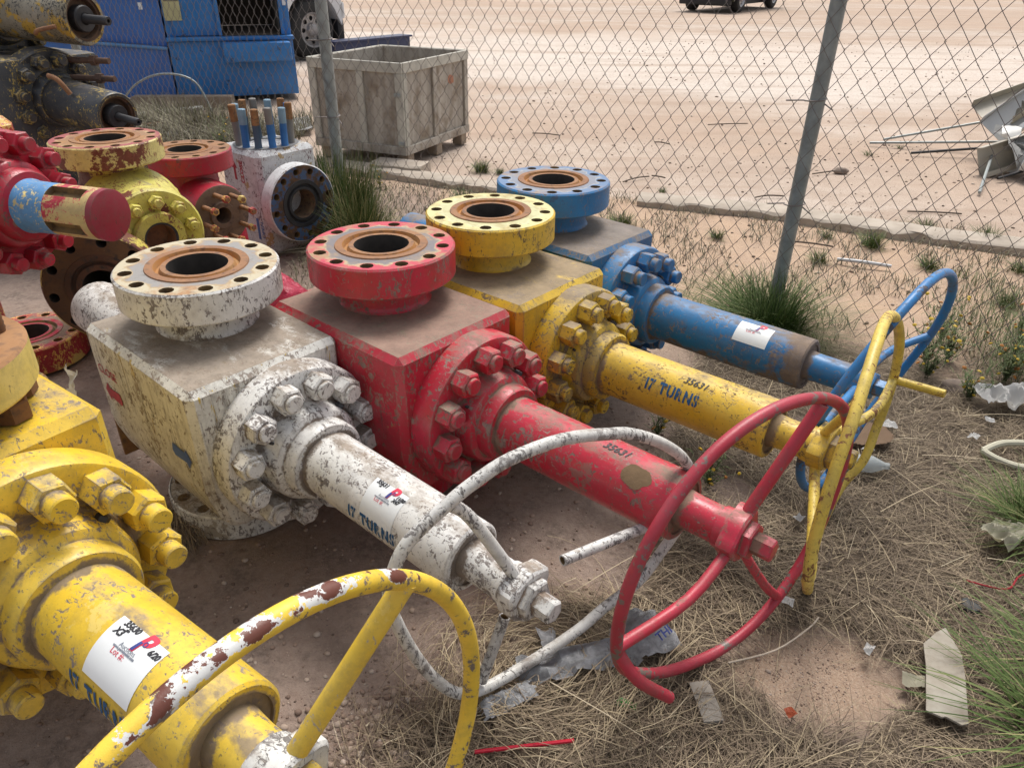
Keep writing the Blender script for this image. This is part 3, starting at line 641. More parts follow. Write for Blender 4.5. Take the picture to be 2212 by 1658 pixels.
# foreground yellow, larger
KF = 1.13; ZF = .50; LF = (-1.44, 1.50, 0)
H_ = lambda s_, a=0, b=0: hubpt(LF, YF, s_, 0, (a, b), ZF)
F_rim = circle((-.352, .590, .505), YF, .482)
vF = valve('gate_valve', 'largest yellow gate valve in the near left corner with long studs and lot label', LF, YF, GV,
    dict(notop=1, ys=(-.25, .225), front=.37, rim=F_rim, rimmat=m_wearF, wear=lambda q: sstep(.72, .90, q.z)*(.35+.65*sstep(-.50, -.38, q.x))*sstep(-.62, -.54, q.x)*sstep(.62, .55, q.x)*(.55+.75*sstep(-.25, .5, (q-Vector((-.352, .590, .505))).normalized().z*0+(1 if (q-Vector((-.352, .590, .505))).length > .487 else -.6))), hub=1.32, tube_end=1.165, rr=.0168, spokes=[
        dict(p=[H_(1.31, .02, .05), tuple(Vector((-.352, .590, .505))+Vector((.578*.327, .816*.327, .354)))], r=.019, sub=1),
        dict(p=[H_(1.31, -.04, .02), tuple(Vector((-.352, .590, .505))+Vector((-.578*.47, -.816*.47, .10)))], r=.019, sub=1),
        dict(p=[H_(1.31, .01, -.05), tuple(Vector((-.352, .590, .505))+Vector((.578*.1, .816*.1, -.47)))], r=.019, sub=1)]),
    dict(p=m_fy, b=m_fy, f=m_topY, rim=m_rimfy, hub=m_rimwhite, n=m_fy), k=KF, zc=ZF, stud=.035, nutph=.35, backtube=False)
sticker(vF, .855, 1.005, R(-2), R(62), .107, ZF, '35630', [('35630', .12, .27, .06), ('-', .22, .26, .12), ('X3', .13, .17, .22), ('6/20', .11, .87, .17)])
obj('lettering', wraptext('17 TURNS', .056, .92, R(84), .107, stencil=True, bold=.0022, zc=ZF), m_stenc, vF)

# ------------------------------------------------------------------ older wellhead pieces on the left
def DM(c, yaw, pitch=0.):
    """matrix whose local z points along yaw (and pitch up)"""
    z = Vector((math.cos(yaw)*math.cos(pitch), math.sin(yaw)*math.cos(pitch), math.sin(pitch))); x = Vector((0, 0, 1)).cross(z).normalized(); y = z.cross(x)
    return Matrix(((x.x, y.x, z.x, c[0]), (x.y, y.y, z.y, c[1]), (x.z, y.z, z.z, c[2]), (0, 0, 0, 1)))
def nuts(t, A, r, z, n, hr, hh, stud, mat, ph=0., sr=.6, name='hex_nut', mats=None):
    mn = MB(); mn.prism(hexp(hr), 0, hh, ch=hr*.1, d=.4)
    mn.lathe([(hh*.98, hr*sr, .5), (hh+stud-.003, hr*sr*.96, 0), (hh+stud, hr*sr*.85, 0), (hh+stud, 0, 0)], 16)
    me = mn.mesh(name); me.materials.append(mat)
    for i in range(n):
        an = ph+2*PI*i/n; o = obj(name, me, None, t)
        o.matrix_local = A @ Matrix.Translation((r*math.cos(an), r*math.sin(an), z)) @ Matrix.Rotation(random.uniform(0, 6), 4, 'Z')
OLD = 'old wellhead fittings stacked at the left'
# peeling pale yellow tee
C0 = Vector((-1.895, 3.53, 0))
t = thing('wellhead_tee', 'pale yellow tee peeling to maroon, rusty red topped flange above its bolted side outlet', 'fitting', C0, group=OLD)
FM = [m_pale, m_topP, m_rust, m_hole, m_orange, m_bore]
m = MB(); m.lathe([(.30, .0, 0), (.30, .27, 0), (.36, .285, 0), (.62, .285, 0), (.70, .26, 0), (.745, .20, .1), (.77, .165, .2), (.80, .152, 0), (.874, .15, 0)], 48)
m.lathe([(.30, .20, .2), (.0, .20, .6)], 40); obj('body', m, m_paleneck, t)
m = MB(); m.lathe([(.874, .15), (.874, .232)], 64); flange(m, .972, True); obj('top_flange', m, FM, t)
A = DM((.0, .0, .60), R(-46)); m = MB()
m.lathe([(.10, .26, 0), (.30, .20, 0), (.33, .205, 0), (.335, .215, 0), (.40, .215, 0), (.412, .205, 0), (.412, .10, .1), (.43, .118, 0), (.452, .112, 0), (.455, .075, .2, 1), (.45, .065, .4, 2), (.36, .06, .8, 2), (.36, 0, .8, 2)], 56, A)
obj('side_outlet', m, [m_pale2, m_darkmetal, m_rust], t); nuts(t, A, .158, .412, 10, .032, .036, .018, m_pale2, .2)
A = DM((.0, .0, .47), R(-76)); m = MB(); m.lathe([(.0, .2, .2), (.44, .15, .3), (.51, .152, .4)], 40, A); obj('neck', m, m_paleneck, t)
m = MB(); m.lathe([(.51, .15), (.51, .235)], 64, A)
flange(m, .61, True, M=A, OD=.24, bore=.082, n=10); obj('front_flange', m, [m_paleneck, rusty('dark_rust_face', (.085, .045, .025), (.15, .08, .035), (.06, .04, .03)), rusty('dark_rust', (.07, .035, .02), (.12, .055, .03), (.04, .03, .025)), m_bore, rusty('dark_rust2', (.06, .03, .02), (.1, .05, .03), (.04, .03, .025)), m_bore], t)
m = MB(); m.lathe([(0, 0, 1), (0, .25, 1), (.08, .25, .3), (.09, .24, .3), (.09, .1, .5)], 48); obj('base_flange', m, m_paleneck, t)
# red cross with rusty topped flange and a studded side outlet
t = thing('wellhead_cross', 'dark red fitting with rusty top flange and long rusty side studs, beside the white block', 'fitting', (-1.835, 4.215, 0), group=OLD)
FM = [m_crim, m_rust, m_rust, m_hole, m_orange, m_bore]
m = MB(); m.lathe([(0, 0, 1), (0, .25, 1), (.05, .26, .4), (.30, .25, 0), (.42, .22, 0), (.52, .18, .1), (.58, .15, .2), (.68, .148, 0)], 48); obj('body', m, m_crim, t)
m = MB(); m.lathe([(.672, .14), (.672, .238)], 64); flange(m, .772, True, OD=.245, rf=.15); obj('top_flange', m, FM, t)
A = DM((.0, -.02, .47), R(-42)); m = MB()
m.lathe([(.1, .17, 0), (.29, .165, 0), (.31, .16, 0, 1), (.315, .15, 0, 1), (.315, .075, 0, 1), (.33, .07, 0, 1), (.33, .045, 0, 1), (.22, .04, 0, 2), (.22, 0, 0, 2)], 48, A); obj('side_outlet', m, [m_crim, rusty('brown_face', (.15, .10, .07), (.22, .14, .09), (.09, .06, .05)), m_bore], t)
for i in range(8):
    an = .2+2*PI*i/8; m = MB(); B = A @ Matrix.Translation((.118*math.cos(an), .118*math.sin(an), 0)); m.lathe([(.31, .0125, 0), (.44, .0125, 0), (.455, .011, 0), (.455, 0, 0)], 12, B)
    m.prism(hexp(.021, an), .425, .45, M=B, mi=1, ch=.002); obj('stud', m, [m_rust, m_crim2], t)
# white block with blue studs
LBk = (-1.576, 4.597, 0)
t = thing('wellhead_block', 'tall white steel block with blue and rusty studs on top and black faced side flange', 'fitting', LBk, R(-40), OLD)
m = MB(); m.box(-.44, 0, 0, .44, 0, .66, bev=.03, seg=1); obj('body', m, paint('chipped_white', (.60, .61, .61), (.70, .70, .69), chip=(.10, .04, .045), chip2=(.46, .33, .16), chips=.55, big=.05, dust=.0, speck=.7), t)
cx, cy = -.22, .22; m = MB(); m.lathe([(.6625, .205, .2), (.664, .20, .1), (.664, .13, .1, 1), (.60, .125, .5, 1), (.60, 0, .5, 1)], 48, Matrix.Translation((cx, cy, 0))); obj('top_seat', m, [plain('grey_steel', (.22, .22, .22), .7), m_bore], t)
sb = plain('stud_blue', (.03, .16, .42), .5); sg = plain('stud_grey', (.23, .22, .20), .6); sl = plain('stud_light_blue', (.24, .38, .48), .6); so = rusty('stud_rust', (.22, .10, .035), (.36, .19, .08), (.10, .06, .04), scale=22)
dk = plain('stud_dark', (.06, .10, .15), .6)
for i in range(12):
    an = .2+2*PI*i/12; m = MB(); hgt = random.uniform(.225, .25); B = Matrix.Translation((cx+.165*math.cos(an), cy+.165*math.sin(an), .664)) @ Matrix.Rotation(random.uniform(-.05, .05), 4, 'X')
    lo_, hi_ = [(sb, sl), (sg, so), (sb, sb), (sg, so), (sb, sl), (dk, sg), (dk, so), (sb, sl), (sg, so), (sb, sl), (dk, so), (sb, sg)][i]
    m.lathe([(0, .026, .5), (.006, .0225, .2), (hgt*.58, .0225, 0), (hgt*.59, .0235, 0, 1), (hgt-.004, .0235, 0, 1), (hgt, .019, 0, 1), (hgt, 0, 0, 1)], 16, B); obj('stud', m, [lo_, hi_], t)
A = DM((0, .19, .345), 0.); m = MB(); m.lathe([(0, .17, .4), (.05, .165, .2)], 40, A); m.lathe([(.05, .15), (.05, .235)], 56, A)
g = N('black_blue_face'); nn = g.noise(13, 5, .6); cc = g.mix(g.ramp(nn, .47, .52), (.07, .04, .022), (.05, .10, .20)); cc = g.mix(g.ramp(g.noise(30, 5), .5, .6), cc, (.12, .055, .02)); mbf = g.fin(cc, .55)
flange(m, .155, True, M=A, OD=.243); obj('side_flange', m, [paint('clean_white', (.66, .67, .67), chip=(.2, .15, .12), chips=.3, dust=0, speck=.3), mbf, m_darkmetal, m_hole, m_darkmetal, rusty('tan_bore', (.16, .10, .06), (.22, .14, .08), (.07, .05, .04))], t)
# the left face of the block faces local -y
FS = lambda x, z: Matrix.Translation((x, -.0012, z)) @ Matrix.Rotation(PI/2, 4, 'X') @ Matrix.Rotation(PI/2, 4, 'Z')
obj('painted_arrow', arrow_mesh([(-.06, .012), (.015, .012), (.015, .03), (.07, 0), (.015, -.03), (.015, -.012), (-.06, -.012)], FS(-.27, .52)), m_ared, t)
obj('lettering', flattext('CLOSE', .048, FS(-.19, .52), bold=.002), m_ared, t)
obj('painted_arrow', arrow_mesh([(-.09, .014), (.05, .014), (.05, -.014), (-.09, -.014)], FS(-.10, .19)), m_ablue, t)
obj('lettering', flattext('OPEN', .042, FS(-.05, .17), bold=.001), m_ablue, t)
# red valve with slotted stem cover (blue, yellow and red)
ys_ = R(-17); Es = Vector((-1.355, 2.440, .945)); Os = Es-Vector((math.cos(ys_), math.sin(ys_), 0))*1.0+Vector((math.cos(ys_), math.sin(ys_), 0))*.09
t = thing('slotted_stem_valve', 'crimson valve whose slotted stem cover is painted blue, peeling yellow and red', 'valve', (Os.x, Os.y, 0), ys_, OLD)
zc = .945; A = Matrix.Translation((0, 0, zc)) @ TX
m = MB(); m.box(-.22, .34, -.24, .24, zc-.27, zc+.25, bev=.03, seg=1); obj('body', m, m_crim2, t)
m = MB(); m.lathe([(.0, .22, .9), (.08, .22, .5), (.085, .15, .5), (zc-.27, .15, 0)], 40); obj('pedestal', m, m_crim2, t)
m = MB(); m.lathe([(zc+.25, .15, 0), (zc+.38, .145, 0)], 40); flange(m, zc+.48, True); obj('top_flange', m, [m_paleneck, m_topR, m_rust, m_hole, m_orange, m_bore], t)
m = MB(); m.lathe([(.34, .24, .3), (.36, .25, 0), (.455, .25, 0), (.47, .24, .1), (.47, .16, .2), (.475, .158, .2), (.475, 0, 0)], 64, A); obj('bonnet', m, m_crim, t)
m = MB(); m.lathe([(.47, .158, .2), (.48, .153, .1), (.515, .15, 0), (.525, .142, 0), (.53, .128, .2), (.56, .124, 0), (.572, .115, 0), (.575, .09, .3)], 56, A); obj('packing_gland', m, m_crim, t)
nuts(t, A, .208, .47, 12, .043, .05, .03, m_crim, .1)
m = MB(); segs = 48; r = .087; slots = [(4, 8), (16, 20), (28, 32), (40, 44)]
zs = [.565, .585, .66, .705, .855, .885, .908, .91]; rs = [.098, .089, r, r, r, r, r, r*.95]
ring = [[m.v(A @ Vector((rs[j]*math.cos(2*PI*i/segs+1.22), rs[j]*math.sin(2*PI*i/segs+1.22), z)), .15 if j < 2 else 0) for i in range(segs)] for j, z in enumerate(zs)]
inn = [[m.v(A @ Vector((r*.74*math.cos(2*PI*i/segs+1.22), r*.74*math.sin(2*PI*i/segs+1.22), z))) for i in range(segs)] for z in (.705, .855)]
for j in range(7):
    for i in range(segs):
        i2 = (i+1) % segs
        if j == 3 and any(a_ <= i < b_ for a_, b_ in slots):
            for q in ([inn[0][i], inn[0][i2], inn[1][i2], inn[1][i]], [ring[3][i], ring[3][i2], inn[0][i2], inn[0][i]], [ring[4][i], ring[4][i2], inn[1][i2], inn[1][i]]): m.f(q, 3)
            if i in [q[0] for q in slots]: m.f([ring[3][i], ring[4][i], inn[1][i], inn[0][i]], 3)
            if i in [q[1]-1 for q in slots]: m.f([ring[3][i2], ring[4][i2], inn[1][i2], inn[0][i2]], 3)
            continue
        m.f([ring[j][i], ring[j][i2], ring[j+1][i2], ring[j+1][i]], 0 if j < 3 else 1 if j < 5 else 2)
m.f(ring[-1], 2)
obj('slotted_cover', m, [m_skyblue, paint('peeling_red_yellow', (.55, .40, .16), (.60, .46, .2), chip=(.42, .03, .06), chip2=(.42, .03, .05), chips=.55, big=.45, dust=.1, speck=.7), m_endred, m_hole], t)
# dark red flange lying on the dirt
m = MB(); m.lathe([(-.13, 0), (-.13, .20)], 40, Matrix.Translation((0, 0, .13))); flange(m, .13, True, OD=.24, t=.13, depth=.1); 
o = obj('loose_flange', m, [m_crim2, m_crim2, m_crim, m_hole, m_hole, m_bore], None, (-2.33, 3.20, 0)); tag(o, 'dark red bolt hole flange lying on the dirt behind the pale yellow flange', 'flange')
# studded companion flange bolted over the foreground valve
t = thing('studded_adapter', 'pale yellow adapter flange on rusty studs above the largest yellow valve', 'fitting', (-1.31, 1.38, 0), 0, None)
m = MB(); zt = .965; m.lathe([(zt, 0, .2, 1), (zt, .238, .1, 1), (zt-.008, .245, 0), (zt-.092, .245, 0), (zt-.10, .238, 0), (zt-.125, 0, 0)], 64); obj('flange', m, [paint('butter_yellow', (.66, .50, .11), (.72, .57, .2), chip=(.25, .18, .08), chips=.35, dust=.0, speck=.3), rusty('rust_ochre', (.30, .15, .06), (.38, .20, .09), (.20, .11, .06))], t)
sr_ = rusty('stud_rust_brown', (.16, .075, .03), (.24, .11, .035), (.08, .045, .03))
for i in range(10):
    an = .12+2*PI*i/10; B = Matrix.Translation((.19*math.cos(an), .19*math.sin(an), 0)); m = MB(); m.lathe([(.80, .021), (.86, .021)]+[(.968+.006*j, .021 if j % 2 else .0195) for j in range(19)]+[(1.10, .017), (1.10, 0)], 18, B); o = obj('stud', m, sr_, t)
    m = MB(); m.prism(hexp(.042, an), .804, .848, M=B, ch=.004); obj('hex_nut', m, sr_, t)
# ------------------------------------------------------------------ black valves of the stacked tree
def black(name, label, E_, yaw, pitch, r, matp, L_, rb, nb, hr, rodr):
    t = thing(name, label, 'valve', E_, 0, OLD); A = DM((0, 0, 0), yaw, pitch)
    m = MB(); m.lathe([(-L_-.02, r*.98, .5), (-L_+.03, r, .2), (-.05, r, 0), (-.01, r, 0), (0, r*.96, .1), (0, r*.84, .2, 1), (-.012, r*.82, .2, 1), (-.012, r*.74, .2, 1), (-.05, r*.70, .2, 1), (-.05, 0, .2, 1)], 56, A); obj('stem_cover', m, [matp, rusty('brown_ring', (.09, .055, .035), (.14, .08, .045), (.05, .04, .035))], t)
    m = MB(); m.lathe([(-.05, r*.5, .2), (.0, r*.5, 0), (.008, r*.46, 0), (.008, rodr*1.3, .2)], 40, A); obj('end_cap', m, m_darkmetal, t)
    m = MB(); m.lathe([(0, rodr*1.25, 0), (.02, rodr, 0), (.17, rodr, 0), (.18, rodr*.9, 0), (.18, rodr*.4, 0), (.15, rodr*.4, 0), (.15, 0, 0)], 20, A); obj('stem', m, m_darkmetal, t)
    m = MB(); m.lathe([(-L_-.20, rb*.9, 0), (-L_-.18, rb, 0), (-L_-.08, rb, 0), (-L_-.07, rb*.97, 0), (-L_-.07, rb*.6, .1), (-L_-.02, rb*.56, 0), (-L_, rb*.5, 0), (-L_, r, .3)], 56, A); obj('bonnet', m, m_black, t)
    nuts(t, A, rb*.8, -L_-.07, nb, hr, .05, .03, m_black, .3)
    return t, A
t, A = black('black_valve', 'worn black valve just above the pale yellow flange, yellow scratches and short steel stem', (-2.36, 4.60, .87), R(-29), R(-5), .135, m_black, .50, .29, 12, .045, .022)
m = MB(); B = DM((-.90, .42, 0), R(-29)); m.box(-.36, .36, -.36, .36, -.9, .30, bev=.05, M=Matrix.Translation((-.80, .42, 0)) @ Matrix.Rotation(R(-29), 4, 'Z')); obj('body', m, m_black, t)
m = MB(); m.lathe([(-.9, .42), (-.75, .42), (-.74, .3), (-.5, .3)], 40, Matrix.Translation((-.62, .25, 0))); obj('base', m, m_black, t)
for k_, (x_, y_, z_) in enumerate([(-.32, .35, .27), (-.30, .33, .17)]):
    m = MB(); B = DM((x_-.1, y_, z_), R(-10)); m.lathe([(-.2, .018), (.30, .018), (.30, 0)], 12, B); m.prism(hexp(.032), .18, .215, M=B); obj('rusty_stud', m, rusty('stud_brown', (.10, .06, .045), (.15, .085, .055), (.06, .045, .04)), t)
for x_, y_, z_, w_ in [(-.30, .02, .10, .02)]:
    m = MB(); m.tube([(-.26, .02, .12), (-.30, .0, .20), (-.36, .02, .22)], .014, sub=4); obj('lifting_lug', m, m_rust, t)
t, A = black('black_valve', 'topmost black valve with silver and yellow worn stem cover at the top corner', (-2.56, 4.88, 1.372), R(-20), R(-2), .148, m_blackyel, .62, .33, 12, .048, .026)
m = MB(); m.box(-.3, .3, -.3, .3, -.28, .32, bev=.05, M=Matrix.Translation((-1.15, .45, 0)) @ Matrix.Rotation(R(-20), 4, 'Z')); obj('body', m, m_black, t)
m = MB(); m.lathe([(-.24, .30), (-.14, .30), (-.13, .2), (-.05, .2)], 40, Matrix.Translation((-.85, .30, -.06))); obj('neck_flange', m, m_black, t)
m = MB(); m.tube([(-.24, -.13, -.07), (-.20, -.16, -.05), (-.10, -.15, -.03)], .012, sub=4); obj('lifting_lug', m, m_rust, t)

# timbers under the largest yellow valve (mostly outside the frame)
# ------------------------------------------------------------------ fence
m_galv = plain('galvanised_steel', (.36, .39, .38), .5, .25, .35, 14, .1)
m_wire = plain('fence_wire', (.25, .22, .205), .6, .3, .3, 30, .0)
PR, PL, P3 = Vector((1.43, 3.74, 0)), Vector((-1.294, 5.51, 0)), Vector((-4.33, 7.94, 0))
dR = (PR-PL).normalized(); P0 = PR+dR*3.9; P4 = P3+(P3-PL).normalized()*4
fence = thing('chain_link_fence', 'rusty brown chain link fence on galvanised posts crossing behind the valves', 'fence', (PR.x, PR.y, 0))
base = Vector((PR.x, PR.y, 0))
for P, lean in ((PR, .03), (PL, .0), (P3, .02), (P0, 0), (P4, 0)):
    m = MB(); q = P-base; top = q+Vector((lean, lean*.3, 2.5)); m.tube([q-Vector((0, 0, .3)), q, q+(top-q)*.5, top], .0365 if P is PR else .041, segs=20, sub=3)
    o = obj('post', m, m_galv, fence)
m = MB(); m.tube([P-base+Vector((0, 0, 2.45)) for P in (P0, PR, PL, P3, P4)], .026, segs=12); obj('top_rail', m, m_galv, fence)
wires = MB(); DW, DH, ZT = .088, .122, 2.42
def wirecol(A_, B_, first=0):
    L_ = (B_-A_).length; d_ = (B_-A_)/L_; nrm = Vector((-d_.y, d_.x, 0)); n = int(L_/DW*2)
    for i in range(n+1):
        x0 = i*DW*.5; pts = []
        k0 = int(ZT/(DH/2))
        for k in range(k0+1):
            z = .015+k*DH/2; side = (k+i) % 2
            jx = .004*mnoise.noise(Vector((i*.7, k*.9, 1))); sag = .02*mnoise.noise(Vector((i*.08, k*.06, 4)))
            c = A_+d_*(x0+(DW*.51 if side else -DW*.01)+jx+.0)+nrm*((.006 if side else -.006)+sag+.05*0)-base
            c.z = z+.008*mnoise.noise(Vector((i*.2, k*.2, 9)))
            pts.append(c)
        # thin 4 sided tube
        rings = []
        for j, c in enumerate(pts):
            rings.append([wires.bm.verts.new(c+nrm*a_+Vector((0, 0, 1))*0+d_*b_) for a_, b_ in ((.0019, 0), (0, .0019), (-.0019, 0), (0, -.0019))])
        for P_, Q_ in zip(rings, rings[1:]):
            for j in range(4):
                f_ = wires.bm.faces.new((P_[j], P_[(j+1) % 4], Q_[(j+1) % 4], Q_[j])); f_.smooth = True
off = nrm0 = Vector((-dR.y, dR.x, 0))
sh = Vector((-.65, -.76, 0)).normalized()*.045
wirecol(PL+sh, P0+sh); wirecol(P3+sh, PL+sh)
wm = bpy.data.meshes.new('mesh'); wires.bm.to_mesh(wm); wires.bm.free(); obj('wire_mesh', wm, m_wire, fence)
for P, zs_ in ((PR, (.62, 1.12)), (PL, (.7, 1.2))):
    for z_ in zs_:
        m = MB(); q = P-base+Vector((0, 0, z_)); pts = [q+Vector((.05*math.cos(a_), .05*math.sin(a_), .004*a_)) for a_ in [2.4+i*.45 for i in range(13)]]; pts = [q+Vector((-.13, .02, .01))]+pts+[q+Vector((.07, -.06, -.02))]
        m.tube(pts, .0035, segs=6); obj('tie_wire', m, m_wire, fence)
# ------------------------------------------------------------------ concrete edging and slab beyond the fence
m_conc = plain('weathered_concrete', (.46, .40, .33), .9, 0, .3, 7, .6, (.36, .30, .24))
def slabmesh(pts, hgt, wid, jag=.02):
    m = MB(); P_ = [Vector(p+(0,)) for p in pts]; rows = []
    for i in range(len(P_)):
        a = P_[max(0, i-1)]; b = P_[min(len(P_)-1, i+1)]; d_ = (b-a).normalized(); n_ = Vector((-d_.y, d_.x, 0)); j = lambda k: jag*mnoise.noise(Vector((i*.9, k*3, 1)))
        rows.append([m.v(P_[i]-n_*(wid/2+j(1))+Vector((0, 0, -.05))), m.v(P_[i]-n_*(wid/2+j(1))+Vector((0, 0, hgt-.015+j(2)))), m.v(P_[i]-n_*(wid/2-.02+j(3))+Vector((0, 0, hgt+j(2)*.5))), m.v(P_[i]+n_*(wid/2-.02+j(4))+Vector((0, 0, hgt))), m.v(P_[i]+n_*(wid/2+j(4))+Vector((0, 0, -.05)))])
    for A_, B_ in zip(rows, rows[1:]):
        for k in range(4): m.f([A_[k], B_[k], B_[k+1], A_[k+1]])
    m.f(rows[0][::-1]); m.f(rows[-1]); return m
def lerp2(a, b, n): return [(a[0]+(b[0]-a[0])*i/n, a[1]+(b[1]-a[1])*i/n) for i in range(n+1)]
o = obj('concrete_edging', slabmesh(lerp2((1.02, 5.98), (1.95, 5.70), 12)+lerp2((1.97, 5.68), (3.0, 5.14), 14)[1:]+lerp2((3.0, 5.14), (3.9, 4.75), 8)[1:], .05, .25, .035), m_conc); tag(o, 'cracked low concrete edging strip in the dirt beyond the fence', 'edging')
o = obj('concrete_edging', slabmesh(lerp2((-1.62, 6.98), (.30, 6.03), 22), .055, .22, .05), m_conc); tag(o, 'low tan concrete strip running from the crate towards the blue flange', 'edging')
o = obj('concrete_slab', slabmesh(lerp2((-1.28, 6.93), (-.80, 6.78), 5), .09, .25, .015), m_conc); tag(o, 'grey concrete slab lying before the wooden crate', 'slab')
# ------------------------------------------------------------------ wooden crate
g = N('grey_plywood'); n1 = g.noise(1, 6, .65, sc=(9, 9, 1.1)); n2 = g.noise(5, 6, .6); n3 = g.noise(40, 4, .6)
c_ = g.mix(g.ramp(n1, .35, .66), (.29, .26, .22), (.47, .43, .37)); c_ = g.mix(g.ramp(n2, .52, .70), c_, (.22, .17, .12)); c_ = g.mix(g.ramp(n3, .60, .75), c_, (.15, .11, .08)); g.bump(n1, .4, .003); m_ply = g.fin(c_, .85)
m_wood = plain('weathered_wood', (.34, .27, .20), .85, 0, .35, 14, .4); m_brown = plain('dark_brown', (.10, .075, .055), .9)
m_batten = plain('pale_batten', (.56, .54, .47), .8, 0, .35, 10, .3)
CF, CL, CR = Vector((-1.008, 7.019, 0)), Vector((-1.907, 7.426, 0)), Vector((-.491, 8.165, 0))
yc = math.atan2((CR-CF).y, (CR-CF).x); t = thing('wooden_crate', 'big open grey plywood crate on pallet feet beyond the fence', 'crate', CF, yc)
LXc = 1.22; LYc = .985; z0, z1 = .11, .90
def cpart(name, a, mat): m = MB(); [m.box(*q, bev=.004, seg=1) for q in a]; return obj(name, m, mat, t)
# local x along CF->CR, local y to the back left
cpart('side_panel', [(0, .018, 0, LYc, z0, z1-.002)], m_ply); cpart('side_panel', [(LXc-.018, LXc, 0, LYc, z0, z1-.002)], m_ply)
cpart('side_panel', [(.019, LXc-.019, 0, .018, z0, z1-.002)], m_ply); cpart('side_panel', [(.019, LXc-.019, LYc-.018, LYc, z0, z1-.002)], m_ply)
cpart('floor', [(.02, LXc-.02, .02, LYc-.02, z0+.002, z0+.03)], m_wood)
for x0, x1, y0, y1 in ((-.026, 0, -.02, LYc+.02), (LXc, LXc+.026, -.02, LYc+.02), (0, LXc, -.026, -.001), (0, LXc, LYc+.001, LYc+.026)):
    cpart('top_rail', [(x0, x1, y0, y1, z1-.085, z1+.003)], m_batten); cpart('bottom_rail', [(x0, x1, y0, y1, z0-.002, z0+.075)], m_ply)
for x0, x1, y0, y1 in ((-.024, -.001, -.018, .06), (-.024, -.001, .40, .47), (-.024, -.001, LYc-.06, LYc+.018), (.0, .055, -.024, -.001), (.52, .59, -.024, -.001), (LXc-.07, LXc, -.024, -.001)):
    cpart('batten', [(x0, x1, y0, y1, z0+.076, z1-.086)], m_batten if x0 < 0 or x0 == 0 else m_ply)
for x0 in (.02, .56, LXc-.14): cpart('pallet_foot', [(x0, x0+.11, -.01, .10, 0, z0-.003)], m_wood); cpart('pallet_foot', [(x0, x0+.11, LYc-.12, LYc-.01, 0, z0-.003)], m_wood)
for (x, y, z) in ((-.03, .05, .62), (-.03, .03, .20)): cpart('hinge', [(x-.006, x+.004, y-.05, y+.02, z, z+.03)], m_galv)
obj('paint_mark', arrow_mesh([(-.06, .03), (-.02, .05), (.05, .03), (.06, -.03), (-.01, -.04), (-.055, -.02)], Matrix.Translation((.90, -.0015, .66)) @ Matrix.Rotation(PI/2, 4, 'X')), plain('faded_orange', (.45, .20, .12), .8), t)
# ------------------------------------------------------------------ blue trash compactor
m_cb = paint('compactor_blue', (.018, .16, .44), (.03, .20, .52), chip=(.05, .035, .03), chip2=(.03, .07, .16), chips=.22, big=-.15, dust=.0, speck=.15, rough=.38)
m_cb2 = paint('compactor_side_blue', (.018, .12, .42), (.025, .15, .48), chip=(.05, .035, .03), chips=.12, dust=0, speck=.1, rough=.32)
BCn = Vector((-4.43, 10.32, 0)); BRt = Vector((-2.976, 10.842, 0)); yb = math.atan2((BRt-BCn).y, (BRt-BCn).x)
t = thing('trash_compactor', 'blue steel trash compactor with open dark hopper behind the fence', 'compactor', BCn, yb)
WL = (BRt-BCn).length
def bpart(name, boxes, mat, bev=.012): m = MB(); [m.box(*q, bev=bev, seg=2) for q in boxes]; return obj(name, m, mat, t)
bpart('base', [(0, WL, 0, 2.4, .06, .74)], m_cb); 
bpart('upper_wall', [(0, WL*.43, .09, .16, .745, 2.3), (WL*.43, WL*.93, .09, .16, 1.98, 2.3), (WL*.92, WL, .09, .16, .745, 2.3), (0, .07, .17, 2.3, .745, 2.3), (WL-.07, WL, .17, 2.3, .745, 2.3), (0, WL, .17, 2.3, 2.31, 2.36)], m_cb)
bpart('back_wall', [(.08, WL-.08, 1.6, 1.66, .81, 2.3)], m_brown); bpart('inner_wall', [(WL*.905, WL*.918, .17, 1.59, .81, 2.3)], plain('dim_grey_steel', (.13, .12, .10), .8)); bpart('inner_wall', [(WL*.40, WL*.42, .17, 1.59, .81, 2.3)], m_brown)  # hopper inside coloured dark brown, its right wall grey
bpart('hopper_floor', [(WL*.1, WL-.08, .17, 2.2, .745, .80)], m_brown)
bpart('ledge', [(-.01, WL+.02, -.05, .085, .742, .79)], m_cb)
bpart('chute_door', [(WL*.42, WL*.97, -.24, -.02, .50, .73)], m_cb, .03)
bpart('door_panel', [(WL*.06, WL*.41, .055, .088, .80, 2.25)], m_cb, .008)
bpart('hatch_frame', [(WL*.405, WL*.435, .03, .088, .80, 2.2)], m_cb, .005); bpart('hatch_frame', [(WL*.915, WL*.945, .03, .088, .80, 2.2)], m_cb, .005)
m = MB(); 
for A_ in ([(-1.55, .80, .05), (-.02, -.01, .05), (-.02, -.01, .66), (-1.62, .86, .74)], [(-1.55, .88, .76), (-.02, .09, .68), (-.02, .09, 2.3), (-1.55, .88, 2.3)]):
    B_ = [(x+.02, y+.35, z) for x, y, z in A_]; va = [m.v(q) for q in A_]; vb = [m.v(q) for q in B_]; m.f(va); m.f(vb[::-1])
    for i in range(4): m.f([va[i], va[(i+1) % 4], vb[(i+1) % 4], vb[i]])
obj('side_wing', m, m_cb2, t)
m = MB(); m.tube([(-1.60, .78, .745), (-.02, -.03, .665)], .022, segs=8); obj('wing_rail', m, plain('light_blue_edge', (.10, .26, .52), .4), t)
sg_ = bpart('warning_sign', [(-.0, .20, .035, .052, .98, 1.55)], plain('sign_cream', (.52, .50, .27), .6, 0, .2, 20), .002)
sg_.location = (.02, 0, 0)
